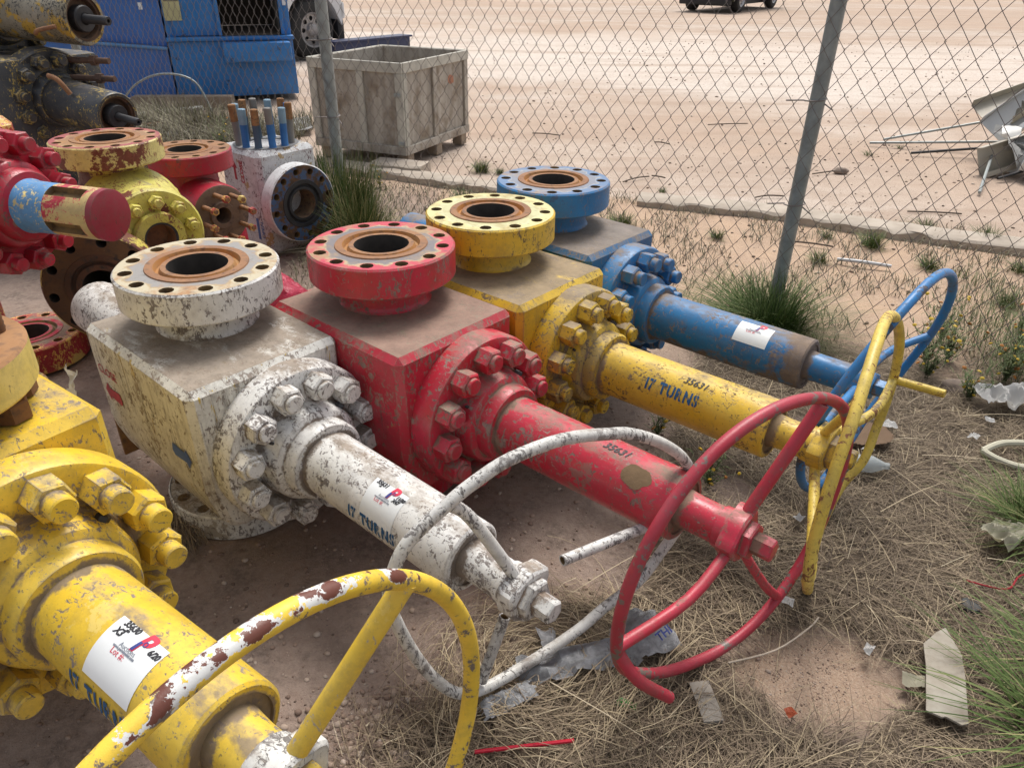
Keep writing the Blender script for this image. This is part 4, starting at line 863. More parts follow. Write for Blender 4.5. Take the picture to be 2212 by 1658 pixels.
o = obj('lettering', flattext('PELIGRO', .048, Matrix.Translation((.12, .033, 1.24)) @ Matrix.Rotation(PI/2, 4, 'X'), bold=.001), m_ink, sg_)
for z_ in (1.20, 1.285): m = MB(); m.box(.02, .19, .032, .0345, z_, z_+.008); obj('sign_rule', m, m_ink, sg_)
bpart('sticker', [(-.27, -.15, .195, .2, 1.10, 1.18)], m_paper, 0); bpart('sticker', [(WL*.955, WL*.985, .083, .088, 1.14, 1.22)], m_paper, 0)
# ------------------------------------------------------------------ white pickup
m_tyre = plain('tyre_rubber', (.03, .029, .028), .85, 0, .4, 30, .4); m_rimst = plain('steel_rim', (.36, .34, .33), .4, .5, .3, 20); m_dark = plain('dark_plastic', (.02, .02, .022), .6)
m_carwhite = plain('car_white', (.66, .66, .66), .25, 0, .06, 3, .02); m_glass = plain('car_glass', (.02, .025, .03), .05, 0, .1)
def wheel(t, c, yaw, r, wd, holes=8, mat=None):
    """c: hub centre (local), outward normal along yaw"""
    A = DM(c, yaw); m = MB(); m.lathe([(-wd, r*.60), (-wd, r*.9), (-wd+.02, r*.97), (-wd+.05, r), (-.05, r), (-.02, r*.975), (0, r*.92), (.006, r*.80), (.0, r*.62), (-.02, r*.60)], 48, A)
    wl = obj('wheel', m, m_tyre, t); m = MB(); m.lathe([(-.02, r*.605), (.0, r*.60), (-.008, r*.555), (-.03, r*.54), (-.05, r*.53)], 48, A)
    m.holeband(-.05, r*.26, r*.53, r*.40, r*.085, holes, .05, A, mi=0, mh=1); m.lathe([(-.05, r*.26), (.0, r*.20), (.01, r*.15), (.01, 0)], 32, A); obj('rim', m, [mat or m_rimst, m_dark], wl)
    for i in range(r > 0 and 8):
        m = MB(); a_ = i*PI/4; m.prism(hexp(r*.028), -.045, .0, M=A @ Matrix.Translation((r*.22*math.cos(a_), r*.22*math.sin(a_), 0))); obj('lug_nut', m, m_rimst, wl)
tp = thing('pickup_truck', 'white pickup truck with steel wheel and dark wheel arch behind the blue compactor', 'pickup truck', (-3.78, 15.3, 0), R(54))
# local: +x is forward, wheel face towards -y ; wheel at origin
rt = .50
wheel(tp, (0, 0, rt), -PI/2, rt, .34); wheel(tp, (-3.9, 0, rt), -PI/2, rt, .34); wheel(tp, (0, 2.2, rt), PI/2, rt, .34); wheel(tp, (-3.9, 2.2, rt), PI/2, rt, .34)
def sideprofile(arches, x0, x1, zb, prof):
    pts = [(x0, zb)]
    for ax in arches: pts += [(ax+.64*math.cos(a_), rt+.64*math.sin(a_)) for a_ in [PI-.35+(.7-PI)*i/14 for i in range(15)]]
    pts += [(x1, zb)]+prof; return pts
pf = sideprofile((-3.9, 0), -4.95, .70, .55, [(.74, .75), (.72, 1.25), (.66, 1.42), (-1.0, 1.58), (-1.9, 2.35), (-3.2, 2.38), (-3.5, 1.60), (-4.95, 1.60)])
m = MB(); vs = [m.v((x, -.02, z)) for x, z in pf]; vt = [m.v((x, 2.22, z)) for x, z in pf]; m.f(vs); m.f(vt[::-1])
for i in range(len(pf)): m.f([vs[i], vs[(i+1) % len(pf)], vt[(i+1) % len(pf)], vt[i]])
obj('body', m, m_carwhite, tp)
m = MB(); m.box(-4.8, .6, .42, 1.8, .35, .80); obj('chassis', m, m_dark, tp)
m = MB(); m.box(.66, .80, -.02, 2.22, .66, .95, bev=.04); obj('front_bumper', m, m_carwhite, tp); m = MB(); m.box(.62, .78, .02, 2.2, .30, .655, bev=.03); obj('air_dam', m, m_dark, tp)
m = MB(); m.box(.70, .76, .0, .42, 1.0, 1.25, bev=.02); obj('headlight', m, plain('lamp_glass', (.5, .55, .58), .1), tp)
m = MB(); m.box(-3.1, -1.75, -.03, 2.23, 1.72, 2.2, bev=.05); obj('window', m, m_glass, tp)
# navy steel beam behind the crate
m = MB(); m.box(0, 1.95, 0, .3, .04, .30, bev=.01); m.box(-.02, 2.0, -.03, .33, .3005, .335, bev=.008); o = obj('steel_beam', m, [plain('navy_paint', (.022, .03, .085), .5)], None, (-3.35, 15.0, 0)); o.rotation_euler = (0, 0, R(52)); tag(o, 'long navy blue steel beam on the ground behind the crate', 'beam')
# ------------------------------------------------------------------ far SUV
tc = thing('parked_suv', 'dark olive car parked far across the yard, only its lower front in the frame', 'car', (7.6, 31.8, 0), R(-125))
m_olive = plain('car_olive', (.05, .055, .035), .3, 0, .15, 3, .02)
rt = .47
for (x, y, yw) in ((0, 1.05, PI/2), (0, -1.05, -PI/2), (-3.7, 1.05, PI/2), (-3.7, -1.05, -PI/2)): wheel(tc, (x, y, rt), yw, rt, .30, 5, plain('alloy', (.55, .55, .56), .3, .6))
pf = sideprofile((-3.7, 0), -4.9, .95, .38, [(1.05, .55), (1.05, 1.0), (.85, 1.30), (-.9, 1.50), (-1.7, 2.15), (-4.3, 2.15), (-4.9, 1.4)])
m = MB(); vs = [m.v((x, -1.10, z)) for x, z in pf]; vt = [m.v((x, 1.10, z)) for x, z in pf]; m.f(vs); m.f(vt[::-1])
for i in range(len(pf)): m.f([vs[i], vs[(i+1) % len(pf)], vt[(i+1) % len(pf)], vt[i]])
obj('body', m, m_olive, tc); m = MB(); m.box(.9, 1.10, -1.0, 1.0, .26, .58, bev=.04); obj('front_bumper', m, m_dark, tc); m = MB(); m.box(-4.5, .7, -.7, .7, .22, .7); obj('underbody', m, m_dark, tc)
# ------------------------------------------------------------------ timber and scrap by the compactor
m_beam = plain('grey_timber', (.27, .21, .155), .85, 0, .35, 9, .4)
def plank(name, p0, p1, w_, h_, mat, label, cat, zb=0., group=None, tilt=0):
    p0 = Vector(p0); p1 = Vector(p1); m = MB(); L_ = (p1-p0).length; m.box(0, L_, -w_/2, w_/2, 0, h_, bev=min(w_, h_)*.12); o = obj(name, m, mat, None, (p0.x, p0.y, zb)); o.rotation_euler = (tilt, -math.asin((p1.z-p0.z)/L_) if len(p1) > 2 else 0, math.atan2(p1.y-p0.y, p1.x-p0.x)); return tag(o, label, cat, group)
plank('timber_beam', (-4.85, 9.95, 0), (-3.62, 10.05, 0), .16, .15, m_beam, 'thick grey timber beam lying before the blue compactor', 'beam')
plank('timber_plank', (-5.3, 9.7, 0), (-4.4, 10.2, .05), .12, .06, m_beam, 'rough broken plank half under the grey timber beam', 'plank')
plank('white_board', (-4.55, 9.15, 0), (-3.75, 9.35, .06), .16, .07, plain('white_board', (.48, .48, .46), .7, 0, .3), 'short white board with torn ends in front of the timber beam', 'board')
plank('pipe_offcut', (-4.35, 8.2, 0), (-3.9, 8.55, 0), .10, .10, m_rust, 'rusty angle offcut in the weeds behind the black valve', 'offcut')
def crumple(name, w_, h_, amp, freq, mat, loc, rot, label, cat, n=22, seed=0, shape=None, thick=.0015, z_up=.01, group=None, lift=None):
    """a bent or crumpled sheet with thickness"""
    m = MB(); G = {}
    for i in range(n+1):
        for j in range(n+1):
            u, v_ = i/n*2-1, j/n*2-1
            if shape and not shape(u, v_): continue
            x, y = u*w_/2, v_*h_/2; p = Vector((x*freq+seed, y*freq, seed)); f1 = mnoise.noise(p); f2 = mnoise.noise(p*2.3); z = amp*(1-abs(f1)*2+.5*abs(f2))+(lift(u, v_) if lift else 0)
            G[i, j] = m.v((x+.25*amp*f2, y+.25*amp*f1, max(.002, z+z_up)))
    for i in range(n):
        for j in range(n):
            q = [(i, j), (i+1, j), (i+1, j+1), (i, j+1)]
            if all(k in G for k in q): m.f([G[k] for k in q])
    bmesh.ops.solidify(m.bm, geom=m.bm.faces[:], thickness=thick)
    o = obj(name, m.mesh(name, 25), mat, None, loc); o.rotation_euler = rot; return tag(o, label, cat, group)
m_plast = plain('white_sheeting', (.58, .58, .58), .5, 0, .2, 10)
crumple('plastic_sheet', 1.5, .8, .06, 2.5, m_plast, (-3.05, 8.6, 0), (0, 0, .3), 'crumpled white plastic sheeting in the weeds behind the studded block', 'sheeting', seed=3)
crumple('plastic_sheet', .5, .35, .05, 4, m_plast, (-5.5, 9.4, .02), (0, 0, 1), 'small white scrap sheet beside the far fence post', 'sheeting', seed=8)
m = MB(); m.tube([(-4.75, 9.3, .1), (-4.45, 9.25, .38), (-4.1, 9.25, .50), (-3.75, 9.25, .42), (-3.6, 9.25, .06)], .012, sub=6, segs=8); o = obj('bent_wire', m, m_galv); tag(o, 'bent grey wire arching up in front of the compactor', 'wire')
# bent metal sheets at the right edge of the yard
m_sheet = plain('beige_metal', (.50, .46, .38), .35, .15, .2, 4, .05); m_sheet2 = plain('white_metal', (.62, .62, .60), .3, .1, .15, 4, .05)
def channel(name, L_, a, b, mat, loc, rot, label):
    """a folded sheet-metal channel with two lips"""
    m = MB(); k = .006; m.box(0, L_, -a/2, a/2, 0, k); m.box(0, L_, -a/2-k, -a/2-.0005, 0, b); m.box(0, L_, a/2+.0005, a/2+k, 0, b*.8); m.box(0, L_, -a/2, -a/2+.04, b+.0005, b+k)
    o = obj(name, m, mat, None, loc); o.rotation_euler = rot; return tag(o, label, 'scrap metal', 'bent sheet metal at the right of the yard')
channel('metal_channel', .95, .26, .10, m_sheet, (4.30, 7.00, .10), (R(75), R(-14), R(12)), 'beige folded metal sheet lowest in the scrap heap, nearest its left tip')
channel('metal_channel', .9, .30, .12, m_sheet2, (4.55, 7.35, .30), (R(40), R(-30), R(18)), 'white folded metal channel leaning on the scrap heap, pointing up right')
channel('metal_channel', 1.1, .34, .10, m_sheet, (4.62, 7.7, .38), (R(30), R(-18), R(8)), 'beige folded metal sheet on top of the scrap heap')
channel('metal_channel', .8, .24, .10, m_sheet2, (4.62, 6.86, .14), (R(20), R(10), R(-35)), 'white folded metal channel standing at the front of the scrap heap')
channel('metal_channel', .9, .34, .12, plain('tan_metal', (.42, .33, .23), .5, .1), (4.70, 6.85, .03), (R(80), 0, R(16)), 'tan box shaped metal panel at the foot of the scrap heap')
for i, (x, y, z, s_, rx, lab) in enumerate([(4.75, 7.1, .12, .6, .5, 'crumpled pale metal sheet in the middle of the scrap heap'), (4.95, 7.5, .40, .55, -.4, 'crumpled white metal sheet topmost on the scrap heap'), (4.60, 6.98, .05, .4, .9, 'small bent pale sheet at the front foot of the scrap heap')]):
    crumple('bent_sheet', s_, s_*.8, .16, 3.2, m_sheet2 if i != 1 else m_sheet, (x, y, z), (rx, .3, i*1.3), lab, 'scrap metal', n=7, seed=80+i*7, thick=.004, group='bent sheet metal at the right of the yard')
for a_, b_, lab in (((4.02, 8.35, .03), (5.1, 7.95, .35), 'upper of the two thin silver rods lying left of the scrap heap'), ((3.82, 8.22, .02), (5.0, 7.85, .12), 'longest thin silver rod lying left of the scrap heap'), ((4.05, 7.75, .02), (4.7, 7.72, .08), 'short dark rod pointing left from the scrap heap'), ((3.95, 6.28, .02), (4.42, 7.02, .16), 'grey steel bar propped toward the front of the scrap heap'), ((4.35, 6.72, .03), (4.75, 6.85, .1), 'black bar under the front of the scrap heap')):
    m = MB(); m.tube([a_, b_], .013, segs=8); o = obj('metal_rod', m, m_dark if 'dark' in lab or 'black' in lab else m_galv); tag(o, lab, 'rod', 'rods lying by the scrap heap')

# ------------------------------------------------------------------ dry grass, pebbles, plants
def blade_mat(name, cols, rough=.7, tr=.25):
    g = N(name); f = g.attr('tone'); c = cols[0]
    for i, k in enumerate(cols[1:]): c = g.mix(g.ramp(f, i/(len(cols)-1)+.02, (i+1)/(len(cols)-1)), c, k)
    g.fin(c, rough, 0, .25)
    return g.mat
m_straw = blade_mat('dry_straw', [(.07, .05, .035), (.17, .125, .085), (.26, .20, .135), (.40, .32, .20), (.52, .44, .31)])
m_grass = blade_mat('green_grass', [(.025, .042, .012), (.05, .085, .02), (.095, .145, .038), (.17, .20, .075), (.36, .30, .15)])
m_weed = blade_mat('grey_green_weed', [(.045, .065, .028), (.09, .125, .045), (.15, .185, .075), (.26, .25, .13)])
m_dryweed = blade_mat('dry_weed', [(.08, .07, .045), (.15, .145, .085), (.27, .235, .165), (.38, .34, .25)])
m_petal = plain('yellow_petal', (.62, .40, .015), .6, 0, .3, 60, 0)
class Blades:
    def __init__(s): s.v = []; s.f = []; s.t = []
    def add(s, pts, w_, tone, up=None):
        n = len(pts); b = len(s.v)
        for i, p in enumerate(pts):
            a = pts[max(0, i-1)]; c = pts[min(n-1, i+1)]; d_ = (c-a); sd_ = d_.cross(up or Vector((0, 0, 1)))
            if sd_.length < 1e-6: sd_ = Vector((1, 0, 0))
            sd_ = sd_.normalized()*w_*(1-.85*(i/(n-1))**2)*.5
            s.v += [p-sd_, p+sd_]
        for i in range(n-1): s.f.append((b+2*i, b+2*i+1, b+2*i+3, b+2*i+2)); s.t.append(tone)
    def build(s, name, mat, parent=None, loc=None):
        me = bpy.data.meshes.new(name); me.from_pydata([tuple(q) for q in s.v], [], s.f); attr_face(me, 'tone', s.t); me.polygons.foreach_set('use_smooth', [True]*len(s.f))
        return obj(name, me, mat, parent, loc)
rnd = random.Random(11)
B = Blades(); cnt = 0; tries = 0
while cnt < 46000 and tries < 460000:
    tries += 1
    y = .75+(rnd.random()**1.35)*3.4; x = -.5+rnd.random()*(1.6+y*.85)
    s_ = straw_amt(x, y)
    if rnd.random() > s_*1.02+.004: continue
    cnt += 1
    near = y < 2.2; L_ = rnd.uniform(.05, .20)*(1.3 if rnd.random() < .12 else 1); fld = mnoise.noise(Vector((x*2.2, y*2.2, 3)))*4+rnd.gauss(0, 1.15)
    d_ = Vector((math.cos(fld), math.sin(fld), 0)); sd_ = Vector((-d_.y, d_.x, 0)); k1 = rnd.gauss(0, .07); lift = abs(rnd.gauss(0, .008)); z0 = gz(x, y)+rnd.uniform(.001, .028)
    pts = []
    for i in range(4):
        u = i/3; pts.append(Vector((x, y, z0+4*lift*u*(1-u)+rnd.gauss(0, .001)))+d_*L_*u+sd_*k1*L_*u*u)
    for p in pts: p.z = max(p.z, gz(p.x, p.y)+.0008)
    B.add(pts, rnd.uniform(.0011, .0027), min(1, max(0, rnd.gauss(.36, .24))))
for _ in range(15000):   # chopped, broken bits and wider leaf scraps
    y = .85+(rnd.random()**1.3)*3.0; x = -.5+rnd.random()*(1.6+y*.85)
    if rnd.random() > straw_amt(x, y): continue
    a_ = rnd.uniform(0, 6.28); d_ = Vector((math.cos(a_), math.sin(a_), rnd.gauss(0, .12))); L_ = rnd.uniform(.008, .045); z0 = gz(x, y)+rnd.uniform(.001, .02)
    B.add([Vector((x, y, z0)), Vector((x, y, z0))+d_*L_*.5, Vector((x, y, z0))+d_*L_], rnd.uniform(.0015, .0062), min(1, max(0, rnd.gauss(.33, .26))))
# a thick swirl of straw round the feet of the white and red wheels
for _ in range(1500):
    th_ = rnd.uniform(0, 2*PI); rr_ = rnd.gauss(.19, .07); cx, cy = .12, 1.38; x = cx+rr_*math.cos(th_)*1.3; y = cy+rr_*math.sin(th_)
    d_ = Vector((-math.sin(th_), math.cos(th_), 0)); d_.rotate(Matrix.Rotation(rnd.gauss(0, .6), 3, 'Z')); L_ = rnd.uniform(.08, .20); z0 = gz(x, y)+rnd.uniform(.004, .035)
    pts = [Vector((x, y, z0+.03*math.sin(PI*u/3)*rnd.random()))+d_*L_*u/3-Vector((math.cos(th_), math.sin(th_), 0))*.03*(u/3)**2 for u in range(4)]
    B.add(pts, rnd.uniform(.0013, .0027), min(1, max(0, rnd.gauss(.55, .2))))
for _ in range(900):   # clump beside the white valve's lower flange
    x = -.60+rnd.gauss(0, .03)-.55; y = 2.0+rnd.gauss(0, .05); a_ = rnd.gauss(-1.3, .5); d_ = Vector((math.cos(a_), math.sin(a_), 0)); L_ = rnd.uniform(.08, .2); z0 = gz(x, y)+rnd.uniform(0, .05)
    B.add([Vector((x, y, z0+.02*math.sin(u)))+d_*L_*u/3 for u in range(4)], .0028, min(1, max(0, rnd.gauss(.45, .15))))
st = B.build('dry_grass', m_straw); st['kind'] = 'stuff'
# long pale stalks lying on the litter
tw = Blades()
for k_ in range(45):
    x = rnd.uniform(-.1, 2.4); y = rnd.uniform(1.0, 2.8)
    if straw_amt(x, y) < .5: continue
    a_ = rnd.gauss(.3, .9); d_ = Vector((math.cos(a_), math.sin(a_), 0)); L_ = rnd.uniform(.2, .45); c_ = rnd.gauss(0, .035)
    tw.add([Vector((x, y, gz(x, y)+.035+.02*math.sin(PI*u/6)))+d_*L_*u/6+Vector((-d_.y, d_.x, 0))*c_*(u/6)**2 for u in range(7)], .0032, rnd.uniform(.6, 1))
o = tw.build('fallen_stalks', m_straw); o['kind'] = 'stuff'
# pebbles
def pebble_field(name, n, fx, smin, smax, mat, cond):
    vs = []; fs = []; tn = []
    ico = bmesh.new(); bmesh.ops.create_icosphere(ico, subdivisions=1, radius=1); iv = [v.co.copy() for v in ico.verts]; ifc = [[v.index for v in f.verts] for f in ico.faces]; ico.free()
    c = 0
    while c < n:
        x, y = fx()
        if not cond(x, y): c += .05; continue
        c += 1; s_ = smin+(smax-smin)*rnd.random()**4; b = len(vs); z = gz(x, y); q = Vector((rnd.uniform(.7, 1.3), rnd.uniform(.7, 1.3), rnd.uniform(.45, .85))); a_ = rnd.random()*6; tt = rnd.random()
        for v in iv:
            k_ = 1+.25*mnoise.noise(v*1.7+Vector((c, 0, 0))); w_ = Vector((v.x*q.x, v.y*q.y, v.z*q.z))*s_*k_; w_.rotate(Matrix.Rotation(a_, 3, 'Z')); vs.append((x+w_.x, y+w_.y, z+w_.z+s_*.15))
        fs += [tuple(b+i for i in f) for f in ifc]; tn += [tt]*len(ifc)
    me = bpy.data.meshes.new(name); me.from_pydata(vs, [], fs); attr_face(me, 'tone', tn); me.polygons.foreach_set('use_smooth', [True]*len(fs)); o = obj(name, me, mat); o['kind'] = 'stuff'; return o
m_peb = blade_mat('pebble_stone', [(.14, .10, .08), (.26, .18, .14), (.36, .27, .21), (.46, .38, .32)], .9)
pebble_field('pebbles', 3600, lambda: (rnd.uniform(-1.6, .8), .9+rnd.random()**1.2*2.2), .0016, .0105, m_peb, lambda x, y: straw_amt(x, y) < .4)
pebble_field('pebbles', 900, lambda: (rnd.gauss(-.38, .10), rnd.gauss(1.13, .12)), .003, .0135, m_peb, lambda x, y: True)
pebble_field('pebbles', 1500, lambda: (rnd.gauss(.84, .11), rnd.gauss(1.385, .075)), .0008, .0035, m_peb, lambda x, y: True)
pebble_field('gravel', 2600, lambda: (rnd.uniform(-1.5, 4.5), rnd.uniform(3.6, 8.5)), .003, .016, blade_mat('yard_gravel', [(.10, .075, .06), (.22, .16, .12), (.42, .33, .26), (.52, .44, .37)], .9), lambda x, y: True)
pebble_field('gravel', 2200, lambda: (rnd.uniform(-3, 12), rnd.uniform(8, 20)), .006, .022, blade_mat('yard_gravel_far', [(.14, .105, .085), (.30, .22, .17), (.50, .42, .35)], .9), lambda x, y: True)
# green clumps: every clump is a thing
def tuft(name, label, cat, c, n, h, spread, mat, w_=.004, lean=.5, tone=(.45, .2), group=None, base=.05, dead=0., wind=(0, 0)):
    b = Blades(); r_ = random.Random(int(c[0]*1000+c[1]*77))
    for _ in range(n):
        a_ = r_.uniform(0, 2*PI); q = base*math.sqrt(r_.random()); L_ = h*r_.uniform(.45, 1.1); le = lean*r_.uniform(.1, 1.2); d_ = Vector((math.cos(a_)+wind[0], math.sin(a_)+wind[1], 0))
        p0 = Vector((q*math.cos(a_+r_.gauss(0, .8)), q*math.sin(a_+r_.gauss(0, .8)), 0)); pts = []
        for i in range(5):
            u = i/4; pts.append(p0+d_*(spread*le*u**1.7)+Vector((0, 0, L_*(u-.42*le*u*u)))+Vector((r_.gauss(0, .003), r_.gauss(0, .003), 0)))
            pts[-1].z = max(pts[-1].z, .003)
        tn = min(1, max(0, r_.gauss(tone[0], tone[1]*1.15)))
        if r_.random() < dead: tn = r_.uniform(.85, 1)
        b.add(pts, w_*r_.uniform(.7, 1.2), tn, Vector((math.cos(a_+1.5)*.2, math.sin(a_+1.5)*.2, 1)))
    for _ in range(n//5):
        a_ = r_.uniform(0, 6.28); q = base*(.6+r_.random()); d_ = Vector((math.cos(a_), math.sin(a_), 0)); L_ = h*r_.uniform(.2, .6); k0 = r_.uniform(-.8, .8); e_ = Vector((math.cos(a_+k0), math.sin(a_+k0), 0))
        p0 = d_*q+Vector((0, 0, .004)); b.add([p0, p0+d_*L_*.4+Vector((0, 0, L_*r_.uniform(.1, .4))), p0+d_*L_*.6+e_*L_*.5+Vector((0, 0, L_*r_.uniform(0, .15)))], w_, r_.uniform(.85, 1))
    o = b.build(name, mat, None, (c[0], c[1], gz(c[0], c[1]))); return tag(o, label, cat, group)
TG = 'green grass tufts'
tuft('grass_clump', 'large fine green grass clump at the foot of the right fence post', 'grass clump', (1.33, 3.50), 1700, .34, .52, m_grass, .0042, .8, (.42, .17), TG, .13)
tuft('grass_clump', 'tall green grass clump growing round the left fence post', 'grass clump', (-1.22, 5.15), 1300, .62, .42, m_grass, .006, .55, (.40, .2), TG, .20, .22)
tuft('grass_clump', 'tall grass clump left of the left fence post beside the white block', 'grass clump', (-1.02, 4.75), 700, .50, .36, m_grass, .0055, .6, (.40, .2), TG, .14, .3)
tuft('grass_clump', 'broad dry and green tangle between the white block and the fence', 'grass clump', (-.78, 4.75), 800, .24, .5, m_dryweed, .004, 1.1, (.5, .22), TG, .22)
tuft('grass_clump', 'bright green grass clump at the right edge, above the torn paper', 'grass clump', (1.84, 1.93), 800, .22, .27, m_grass, .004, .9, (.55, .15), TG, .12, .05)
tuft('grass_clump', 'long bladed green grass clump in the bottom right corner', 'grass clump', (1.40, 1.17), 300, .24, .30, m_grass, .0058, .95, (.55, .14), TG, .10, .05, (-.25, .1))
tuft('grass_clump', 'long bladed green clump at the right edge beside the weathered board', 'grass clump', (1.58, 1.36), 260, .22, .28, m_grass, .0052, 1., (.5, .14), TG, .10, .05, (-.2, 0))
small = [(-.304, 6.93, .13, 260, 'bright round green tuft before the gravel, right of the crate'), (-.13, 6.85, .07, 110, 'small green tuft just right of the bright round one'), (.80, 5.35, .14, 200, 'leafy green tuft right of the blue top flange'), (2.50, 4.95, .13, 260, 'dense green tuft against the broken end of the edging'), (3.36, 5.08, .15, 150, 'pale bushy tuft at the far right beyond the edging'), (2.70, 4.55, .11, 150, 'low green tuft beyond the fence, right of the post'), (2.0, 4.62, .11, 130, 'yellowish tuft just right of the right fence post'), (1.26, 6.28, .06, 60, 'tiny green sprig standing above the edging left end'), (3.05, 5.35, .12, 140, 'thin tuft growing past the right end of the edging'), (3.62, 7.75, .08, 50, 'lone olive sprig in the open yard'), (1.45, 5.1, .09, 110, 'dull tuft in front of the edging, left of the post'), (.35, 5.9, .07, 60, 'small sprig left of the edging'), (2.25, 5.15, .08, 90, 'low tuft in front of the edging middle'), (4.1, 8.1, .06, 40, 'faint sprig left of the scrap heap'), (3.25, 4.5, .10, 120, 'grey green tuft by the right frame edge'), (2.86, 3.95, .12, 140, 'wispy tuft inside the fence at the right'), (-.42, 5.95, .12, 160, 'green leafy tuft behind the red flange'), (-.1, 5.3, .14, 160, 'leafy weed between the yellow and blue flanges')]
for x, y, h, n, lab in small: tuft('grass_tuft', lab, 'grass tuft', (x, y), n, h, h*1.1, m_grass if n > 180 else m_weed, .004, .8, (.5, .2), 'small tufts beyond the fence', h*.4)
gb = Blades()
for _ in range(26000):
    x = rnd.uniform(.5, 3.0); y = rnd.uniform(1.1, 4.4); d0 = .5+.5*mnoise.noise(Vector((x*1.4+9, y*1.4, 2)))
    if rnd.random() > sstep(.45, .95, d0+.55*sstep(1.5, 2.4, x-.25*y+.4)-.25): continue
    h = rnd.uniform(.02, .075)*(1+.8*sstep(1.7, 2.5, x)*sstep(2.4, 3, y)); a_ = rnd.uniform(0, 6.28); d_ = Vector((math.cos(a_), math.sin(a_), 0))*h*rnd.uniform(.2, 1.2); p = Vector((x, y, gz(x, y)+.01)); gb.add([p, p+d_*.4+Vector((0, 0, h*.6)), p+d_+Vector((0, 0, h*rnd.uniform(.5, 1)))], .0028, min(1, max(0, rnd.gauss(.5, .25))))
o = gb.build('sparse_green_cover', m_weed); o['kind'] = 'stuff'
# sparse dry cover between the fence and the gravel, and behind the white block
bz = Blades()
for _ in range(17000):
    if rnd.random() < .75: x = rnd.uniform(-1.4, 3.6); y = rnd.uniform(3.3, 6.4)
    else: x = rnd.uniform(-4.6, -2.3); y = rnd.uniform(7.2, 9.2)
    if x > -1.6 and (y > curb_y(x)+.1 or mnoise.noise(Vector((x*2.2, y*2.2, 1))) < -.12-(.35 if x < .6 else 0)): continue
    far = x < -2; h = rnd.uniform(.03, .09)*(3.2 if far else 1); a_ = rnd.uniform(0, 6.28); d_ = Vector((math.cos(a_), math.sin(a_), 0))*h*rnd.uniform(.3, 1.4)
    p = Vector((x, y, gz(x, y))); bz.add([p, p+d_*.35+Vector((0, 0, h*.6)), p+d_+Vector((0, 0, h*rnd.uniform(.4, 1)))], .005 if not far else .008, min(1, max(0, rnd.gauss(.45, .25))))
o = bz.build('dry_ground_cover', m_dryweed); o['kind'] = 'stuff'
bz = Blades()
for _ in range(2500):
    x = rnd.uniform(24, 60); y = 46+rnd.uniform(0, 6)-.25*(x-24); p = Vector((x, y, 0)); h = rnd.uniform(.3, .8); bz.add([p, p+Vector((rnd.gauss(0, .2), 0, h*.6)), p+Vector((rnd.gauss(0, .4), 0, h))], .09, rnd.random(), Vector((0, 1, 0)))
o = bz.build('far_verge', m_weed); o['kind'] = 'stuff'
# flowering weeds
def flower(c, h, nst, nfl, label, spread=.5):
    t = thing('flowering_weed', label, 'weed', (c[0], c[1], gz(c[0], c[1])), 0, 'wispy weeds with small yellow flowers'); b = Blades(); r_ = random.Random(int(c[0]*999+c[1]*313)); tips = []
    for _ in range(nst):
        a_ = r_.uniform(0, 6.28); le = r_.uniform(.15, 1)*spread; d_ = Vector((math.cos(a_), math.sin(a_), 0)); L_ = h*r_.uniform(.5, 1); pts = [d_*h*le*(i/5)**1.4+Vector((0, 0, L_*(i/5)*(1-.2*le*i/5)))+Vector((r_.gauss(0, .004), r_.gauss(0, .004), 0)) for i in range(6)]
        b.add(pts, .0034, r_.uniform(.1, .8)); tips.append(pts[-1])
        for k_ in range(14):
            q = pts[r_.randrange(1, 6)]; a2 = r_.uniform(0, 6.28); e_ = q+Vector((math.cos(a2), math.sin(a2), r_.uniform(.1, 1)))*h*r_.uniform(.06, .20); b.add([q, (q+e_)/2+Vector((0, 0, .005)), e_], .0042, r_.uniform(.1, .7)); tips.append(e_)
    b.build('stems', m_weed, t); r_.shuffle(tips)
    for q in tips[:nfl]:
        m = MB(); s_ = r_.uniform(.007, .013); M_ = Matrix.Translation(q) @ Matrix.Rotation(r_.uniform(-.7, .7), 4, 'X') @ Matrix.Rotation(r_.uniform(-.7, .7), 4, 'Y')
        m.lathe([(.006, 0, 0), (.005, s_*.5, 0), (.001, s_, 0), (-.001, s_*.9, 0), (-.004, .002, 0)], 8, M_); obj('flower', m, m_petal if r_.random() < .7 else plain('orange_bloom', (.40, .15, .02), .7), t)
    return t
fl = [(2.15, 3.25, .22, 30, 14, 'bushy green weed between the blue rim and the mesh'), (2.42, 3.0, .24, 30, 14, 'bushy flowering weed above the torn paper at right'), (2.62, 3.05, .26, 30, 12, 'leafy flowering weed near the right edge'), (1.95, 3.05, .18, 24, 8, 'short green weed behind the yellow wheel handle'), (2.02, 3.20, .26, 26, 14, 'weed nearest the blue handwheel rim'), (2.30, 3.02, .26, 26, 16, 'dense flowering weed at the right, second from the blue wheel'), (2.52, 3.30, .28, 26, 14, 'flowering weed by the fence foot at the right frame edge'), (2.38, 2.72, .22, 22, 12, 'flowering weed right above the white torn paper'), (2.05, 2.86, .20, 22, 10, 'low flowering weed left of the white torn paper'), (2.25, 3.5, .24, 20, 10, 'flowering weed closest to the wire mesh'), (1.86, 2.02, .22, 16, 6, 'weed with few flowers above the green clump'), (.74, 2.22, .20, 12, 7, 'sparse flowering weed seen through the red handwheel'), (.60, 2.55, .16, 12, 4, 'small flowering weed under the yellow tube'), (-2.9, 7.5, .38, 20, 10, 'tall wispy weed behind the black valve'), (-2.0, 6.5, .34, 18, 9, 'wispy weed behind the studded white block'), (-1.15, 6.35, .22, 14, 6, 'wispy weed against the crate corner'), (-.55, 4.9, .18, 12, 6, 'weed with yellow flowers behind the red top flange'), (2.75, 3.05, .26, 20, 10, 'flowering weed cut by the right frame edge')]
